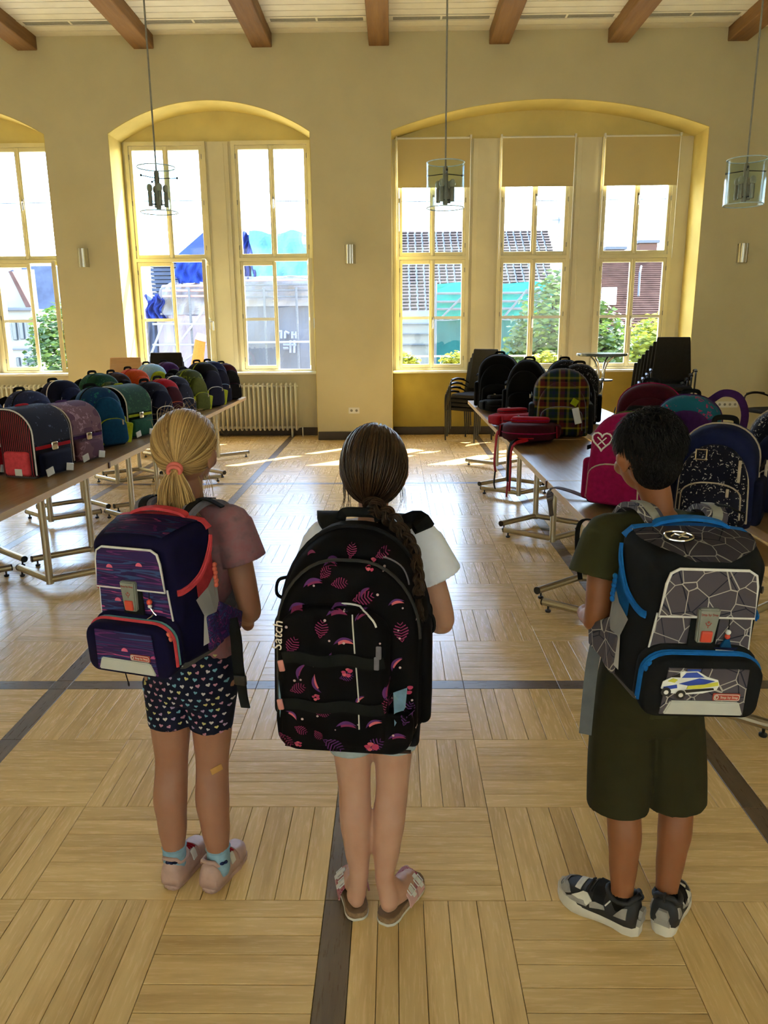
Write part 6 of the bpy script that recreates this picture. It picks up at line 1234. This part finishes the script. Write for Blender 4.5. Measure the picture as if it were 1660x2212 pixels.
def hair1(t, HM, s):
    H = Hair(5); c_, r_ = (0, -.010, .016), (.079, .095, .088); tie = (.012, -.104, -.032); H.cap(HM, c_, (.0765, .092, .0855), .35, keep=lambda p: p.z > -.088+max(0, p.y+.03)*1.35)
    comb(H, HM, c_, r_, tie, 620, .0024, lambda d: 1.12+1.2*max(0, min(1, d.z+.45)) if d.z < .4 else 2.25)
    tw = HM @ Vector(tie)
    for i in range(300):                                        # ponytail
        a, q = H.r.uniform(0, 2*PI), H.r.random()**.5; e_ = Vector((math.cos(a)*q, math.sin(a)*q*.7, 0)); L = H.r.uniform(.09, .125); P = [tw+Vector((e_.x*.010, -.002, e_.y*.008)), tw+Vector((e_.x*.024, -.016+e_.y*.008, -.016)), tw+Vector((e_.x*.042, -.020+e_.y*.014, -.05)), tw+Vector((e_.x*.050+H.r.uniform(-.004, .004), -.016+e_.y*.016, -L*.82)), tw+Vector((e_.x*.054+H.r.uniform(-.01, .01), -.008+e_.y*.014, -L))]
        H.strand(spline(P, 3), .0021*H.r.uniform(.7, 1.2), 4, .3)
    H.done('hair', HBLOND, t, 'blonde hair in a low ponytail')
    F = Hair(9)                                                 # flyaway wisps
    for i in range(130):
        a = H.r.uniform(R(-15), R(195)); b_ = H.r.uniform(-.5, .7); d = Vector((math.cos(a), b_, math.sin(a))).normalized(); p = Vector(c_)+Vector((d.x*r_[0], d.y*r_[1], d.z*r_[2])); tn = Vector((-d.z, H.r.uniform(-.8, .8), d.x))*H.r.choice((-1, 1)); L = H.r.uniform(.02, .055)
        F.strand([HM @ p, HM @ (p+d*L*.22+tn*L*.4), HM @ (p+d*L*.42+tn*L*.8+Vector((0, 0, H.r.uniform(-.012, .006))))], .00045, 3, .5, tone=H.r.uniform(.6, 1))
    for i in range(34):
        sx = H.r.choice((-1, 1)); p = Vector((sx*H.r.uniform(.045, .07), -.045+H.r.uniform(-.02, .03), -.06)); F.strand(spline([HM @ p, HM @ (p+Vector((sx*.012, -.01, -.025))), HM @ (p+Vector((sx*H.r.uniform(.0, .03), -.012, -.05-H.r.random()*.02)))], 3), .0007, 3, .4, tone=.8)
    F.done('loose_wisps', HBLOND, t)
    bm = B(); tube(bm, [tw+Vector((.0165*math.cos(a), -.006+.006*math.sin(a)*.2, .0125*math.sin(a))) for a in [2*PI*i/16 for i in range(16)]], .0055, 8, closed=True); tube(bm, [tw+Vector((.0155*math.cos(a), -.013, -.006+.012*math.sin(a))) for a in [2*PI*i/16 for i in range(16)]], .005, 8, closed=True); obj('hair_tie', bm, mat('coral_hair_tie', (.62, .14, .11, 1), .7), t, True)
G1 = person('girl with a blonde ponytail, pink tie-dye shirt, heart-print shorts, standing at left with purple satchel', J1, SK1, hair1, dress1)
# ---- girl in the middle
WTEE = mat('white_jersey', (.76, .79, .93, 1), .9, 0, .05, 20, .2, 1200, .0006, .2)
J2 = dict(root=(-.06, 1.80), yaw=R(-4), hyaw=R(-3), hips=(-.062, 1.80, .615), neck=(-.054, 1.812, 1.085), head=(-.051, 1.835, 1.218), shL=(-.172, 1.815, 1.035), shR=(.062, 1.798, 1.035), elL=(-.225, 1.80, .835), elR=(.118, 1.795, .832), wrL=(-.150, 1.925, .80), wrR=(.050, 1.905, .800), hfL=(.9, .35, .05), hfR=(-.9, .35, .05), hbL=(0, .6, .8), hbR=(0, .6, .8), htL=(0, .5, .6), htR=(0, .5, .6),
          hipL=(-.120, 1.80, .59), hipR=(-.004, 1.795, .59), knL=(-.111, 1.785, .362), knR=(-.012, 1.782, .362), anL=(-.101, 1.760, .112), anR=(-.034, 1.748, .112), heelL=(-.103, 1.722), toeL=(-.140, 1.905), heelR=(-.036, 1.706), toeR=(.058, 1.885), leg=(.051, .043, .0425, .0255), iris=IRD, brow=HBROWN, slv=.47, flareR=(.014, -.003, .006), slr=.066)
def dress2(t, Q, yaw, J):
    tee(t, Q, yaw, J, WTEE); shorts(t, Q, yaw, J, mat('pale_denim_shorts', (.32, .38, .42, 1), .9, 0, .2, 40, .3, 900, .0006), {'L': (-.115, 1.79, .475), 'R': (-.007, 1.785, .485)}, .070, .060)
    for s in 'LR': shoe(t, Vector(J['heel'+s])-Vector(J['root']), Vector(J['toe'+s])-Vector(J['root']), 0, -1 if s == 'L' else 1, sandal, )
def hair2(t, HM, s):
    H = Hair(15); c_, r_ = (0, -.012, .006), (.080, .096, .098); nape = (-.012, -.062, -.098); H.cap(HM, c_, (.0775, .093, .095), .2, keep=lambda p: p.z > -.095+max(0, p.y+.03)*1.5)
    comb(H, HM, c_, r_, nape, 640, .0026, lambda d: 2.75 if d.y < -.2 else 2.75-1.07*(d.y+.2) if d.y < .36 else 2.15-6.8*(d.y-.36) if d.y < .5 else 1.2-4*(d.y-.5) if d.y < .7 else .4)
    W0 = HM @ Vector(nape); O_ = t.location; path_ = spline([W0]+[Vector(p)-Vector((O_.x, O_.y, 0)) for p in ((-.050, 1.700, 1.150), (-.026, 1.688, 1.138), (-.006, 1.678, 1.120), (.014, 1.660, 1.100), (.031, 1.640, 1.076), (.041, 1.615, 1.054), (.047, 1.580, 1.032), (.049, 1.556, 1.008), (.049, 1.540, .990))], 8); n = len(path_)
    for k_ in range(3):                                         # three plaited strands, each a bundle of hairs
        for q in range(40):
            ja, jb = H.r.uniform(-1, 1), H.r.uniform(-1, 1); P = []
            for i, p in enumerate(path_):
                d = path_[min(i+1, n-1)]-path_[max(i-1, 0)]; a, b = frame_axes(d, Vector((0, -1, .3))); ph = i/n*2*PI*3.6+k_*2*PI/3; w = .0155*(1-.45*i/n)*min(1, i/6+.25); P.append(p+a*(w*math.sin(ph)+ja*w*.55)+b*(w*.5*math.sin(2*ph)+jb*w*.45))
            H.strand(P, .0024, 3, .7, tone=H.r.uniform(.15, 1))
    H.strand(path_, .010, 8, .5, tone=.1); e_ = path_[-1]
    for i in range(50): H.strand([e_+Vector((H.r.uniform(-.006, .006), H.r.uniform(-.004, .004), 0)), e_+Vector((H.r.uniform(-.010, .012), H.r.uniform(-.008, .004), -.03)), e_+Vector((H.r.uniform(-.008, .016), H.r.uniform(-.01, .004), -.05-H.r.random()*.015))], .0016, 3, .2)
    for i in range(26): p = Vector((H.r.choice((-1, 1))*H.r.uniform(.06, .078), -.02+H.r.uniform(-.03, .03), -.045)); H.strand(spline([HM @ p, HM @ (p+Vector((.003, -.012, -.03))), HM @ (p+Vector((H.r.uniform(-.01, .01), -.012, -.06)))], 3), .0007, 3, .3)
    H.done('hair', HBROWN, t, 'dark brown hair in one braid'); bm = B(); tube(bm, [e_+Vector((.0085*math.cos(a), .0085*math.sin(a), -.002)) for a in [2*PI*i/12 for i in range(12)]], .003, 6, closed=True); obj('hair_tie', bm, BLACK, t, True)
G2 = person('girl with a long brown braid, white t-shirt and pink sandals, standing in the middle', J2, SK2, hair2, dress2, barefoot=True)
# ---- boy on the right
OLV = mat('olive_jersey', (.036, .036, .012, 1), .9, 0, .10, 18, .2, 1200, .0006, .2); OLV2 = mat('olive_sweat_shorts', (.027, .025, .009, 1), .95, 0, .08, 18, .25, 1100, .0006, .2)
J3 = dict(root=(.665, 1.745), yaw=R(6), hyaw=R(10), nod=R(-6), hips=(.645, 1.785, .62), neck=(.632, 1.795, 1.112), head=(.605, 1.815, 1.252), shL=(.512, 1.785, 1.055), shR=(.752, 1.805, 1.052), elL=(.492, 1.755, .855), elR=(.800, 1.800, .850), wrL=(.508, 1.915, .795), wrR=(.690, 1.960, .79), hfL=(.25, .95, -.15), hfR=(-.8, .5, -.1), hbL=(-.75, .1, .6), hbR=(.3, .5, .8), htL=(.5, .3, .7), htR=(0, .4, .8), hs=.97,
          hipL=(.585, 1.785, .60), hipR=(.705, 1.795, .60), knL=(.592, 1.760, .345), knR=(.738, 1.785, .345), anL=(.592, 1.712, .095), anR=(.712, 1.725, .095), heelL=(.632, 1.686), toeL=(.462, 1.822), heelR=(.692, 1.682), toeR=(.782, 1.822), leg=(.055, .044, .0435, .0285), iris=IRD, brow=HDARK, slv=.50, flareL=(-.014, -.004, .002), slr=.069, hipx=.012)
def dress3(t, Q, yaw, J):
    tee(t, Q, yaw, J, OLV, .004); shorts(t, Q, yaw, J, OLV2, {'L': (.580, 1.765, .325), 'R': (.738, 1.785, .325)}, .080, .079, .004)
    for s in 'LR':
        an, kn = Q('an'+s), Q('kn'+s); bm = B(); u = (kn-an).normalized(); limb(bm, [an-u*.004, an-Vector((0, 0, .03))], [.031, .031], n=16); obj('sock', bm, BLACK, t, True)
        shoe(t, Vector(J['heel'+s])-Vector(J['root']), Vector(J['toe'+s])-Vector(J['root']), 0, 1, boy_shoe)
def hair3(t, HM, s):
    H = Hair(25); inv = None
    def ok(p): return p.z > (-.080+max(0, abs(p.x)-.028)*1.1 if p.y < -.03 else -.078+(p.y+.03)*1.1 if p.y < .05 else .03+(p.y-.05)*.6)-.0 and not (abs(p.x) > .062 and -.035 < p.y < .03 and p.z < -.005)
    H.cap(HM, (0, -.013, .022), (.0690, .0835, .0765), .1, keep=ok); H.cap(HM, (0, -.030, -.028), (.0555, .0605, .054), .1, keep=lambda p: p.y < -.035 and p.z > -.084)
    for i in range(4600):
        d = Vector((H.r.gauss(0, 1), H.r.gauss(0, 1), H.r.gauss(0, 1))).normalized(); lower = H.r.random() < .33
        if lower: d.y = -abs(d.y)-.15; d.normalize(); p = Vector((0, -.030, -.028))+Vector((d.x*.057, d.y*.062, d.z*.056))
        else: p = Vector((0, -.013, .022))+Vector((d.x*.0690, d.y*.0835, d.z*.0765))
        if not ok(p): continue
        k_ = max(0, min(1, (p.z+.05)/.10)); L = .010+.020*k_; g = Vector((H.r.uniform(-.5, .5), -.35+.5*(d.y > .2), -.9+1.0*max(0, d.z))); g = (g-d*g.dot(d)); g = g.normalized() if g.length > .01 else d; o_ = d*(.35+.25*k_*H.r.random())
        H.strand([HM @ (p-d*.003), HM @ (p+(o_+g*.6)*L*.6), HM @ (p+(o_*.75+g*1.1+Vector((0, 0, -.15)))*L)], .0019, 3, .25, (1, .6))
    H.done('hair', HDARK, t, 'short near-black hair')
G3 = person('boy with short dark hair, olive t-shirt and shorts, standing at right with grey satchel', J3, SK3, hair3, dress3)
import OpenImageIO as oiio, sys, numpy as np
b=oiio.ImageBuf('/workdir/render_main.png'); a=b.get_pixels(oiio.UINT8)[:,:,:3]; s=a.shape[1]/1660
for n,x,y in [('wall top',760,150),('wall L top',150,200),('pier mid',760,650),('pier low',760,850),('pier R',1590,700),('ceil',680,60),('beam',815,40),('arch lit',1190,228),('reveal R',1500,500),('spandrel L',440,270),('blind',1165,350),('panel',1050,500),('parapet',900,870),('floor near',850,2150),('floor near L',200,2100),('floor mid',1100,1650),('floor refl',600,1250),('floor refl2',1050,1150),('floor far',700,1030),('legG1',372,1700),('legG2',765,1750),('legB',1345,1850),('tee',930,1200),('shorts B',1380,1600),('bagM',700,1500),('purple',430,1250),('hair1',400,950),('hair2',800,960),('hair3',1400,930),('tabletop R',1180,1000),('roof',900,525),('net',975,640),('cyan',610,530),('radiator',560,880)]:
    X,Y=int(x*s),int(y*s); p=a[max(0,Y-3):Y+4,max(0,X-3):X+4].reshape(-1,3).mean(0); print(n,p.round().astype(int).tolist())
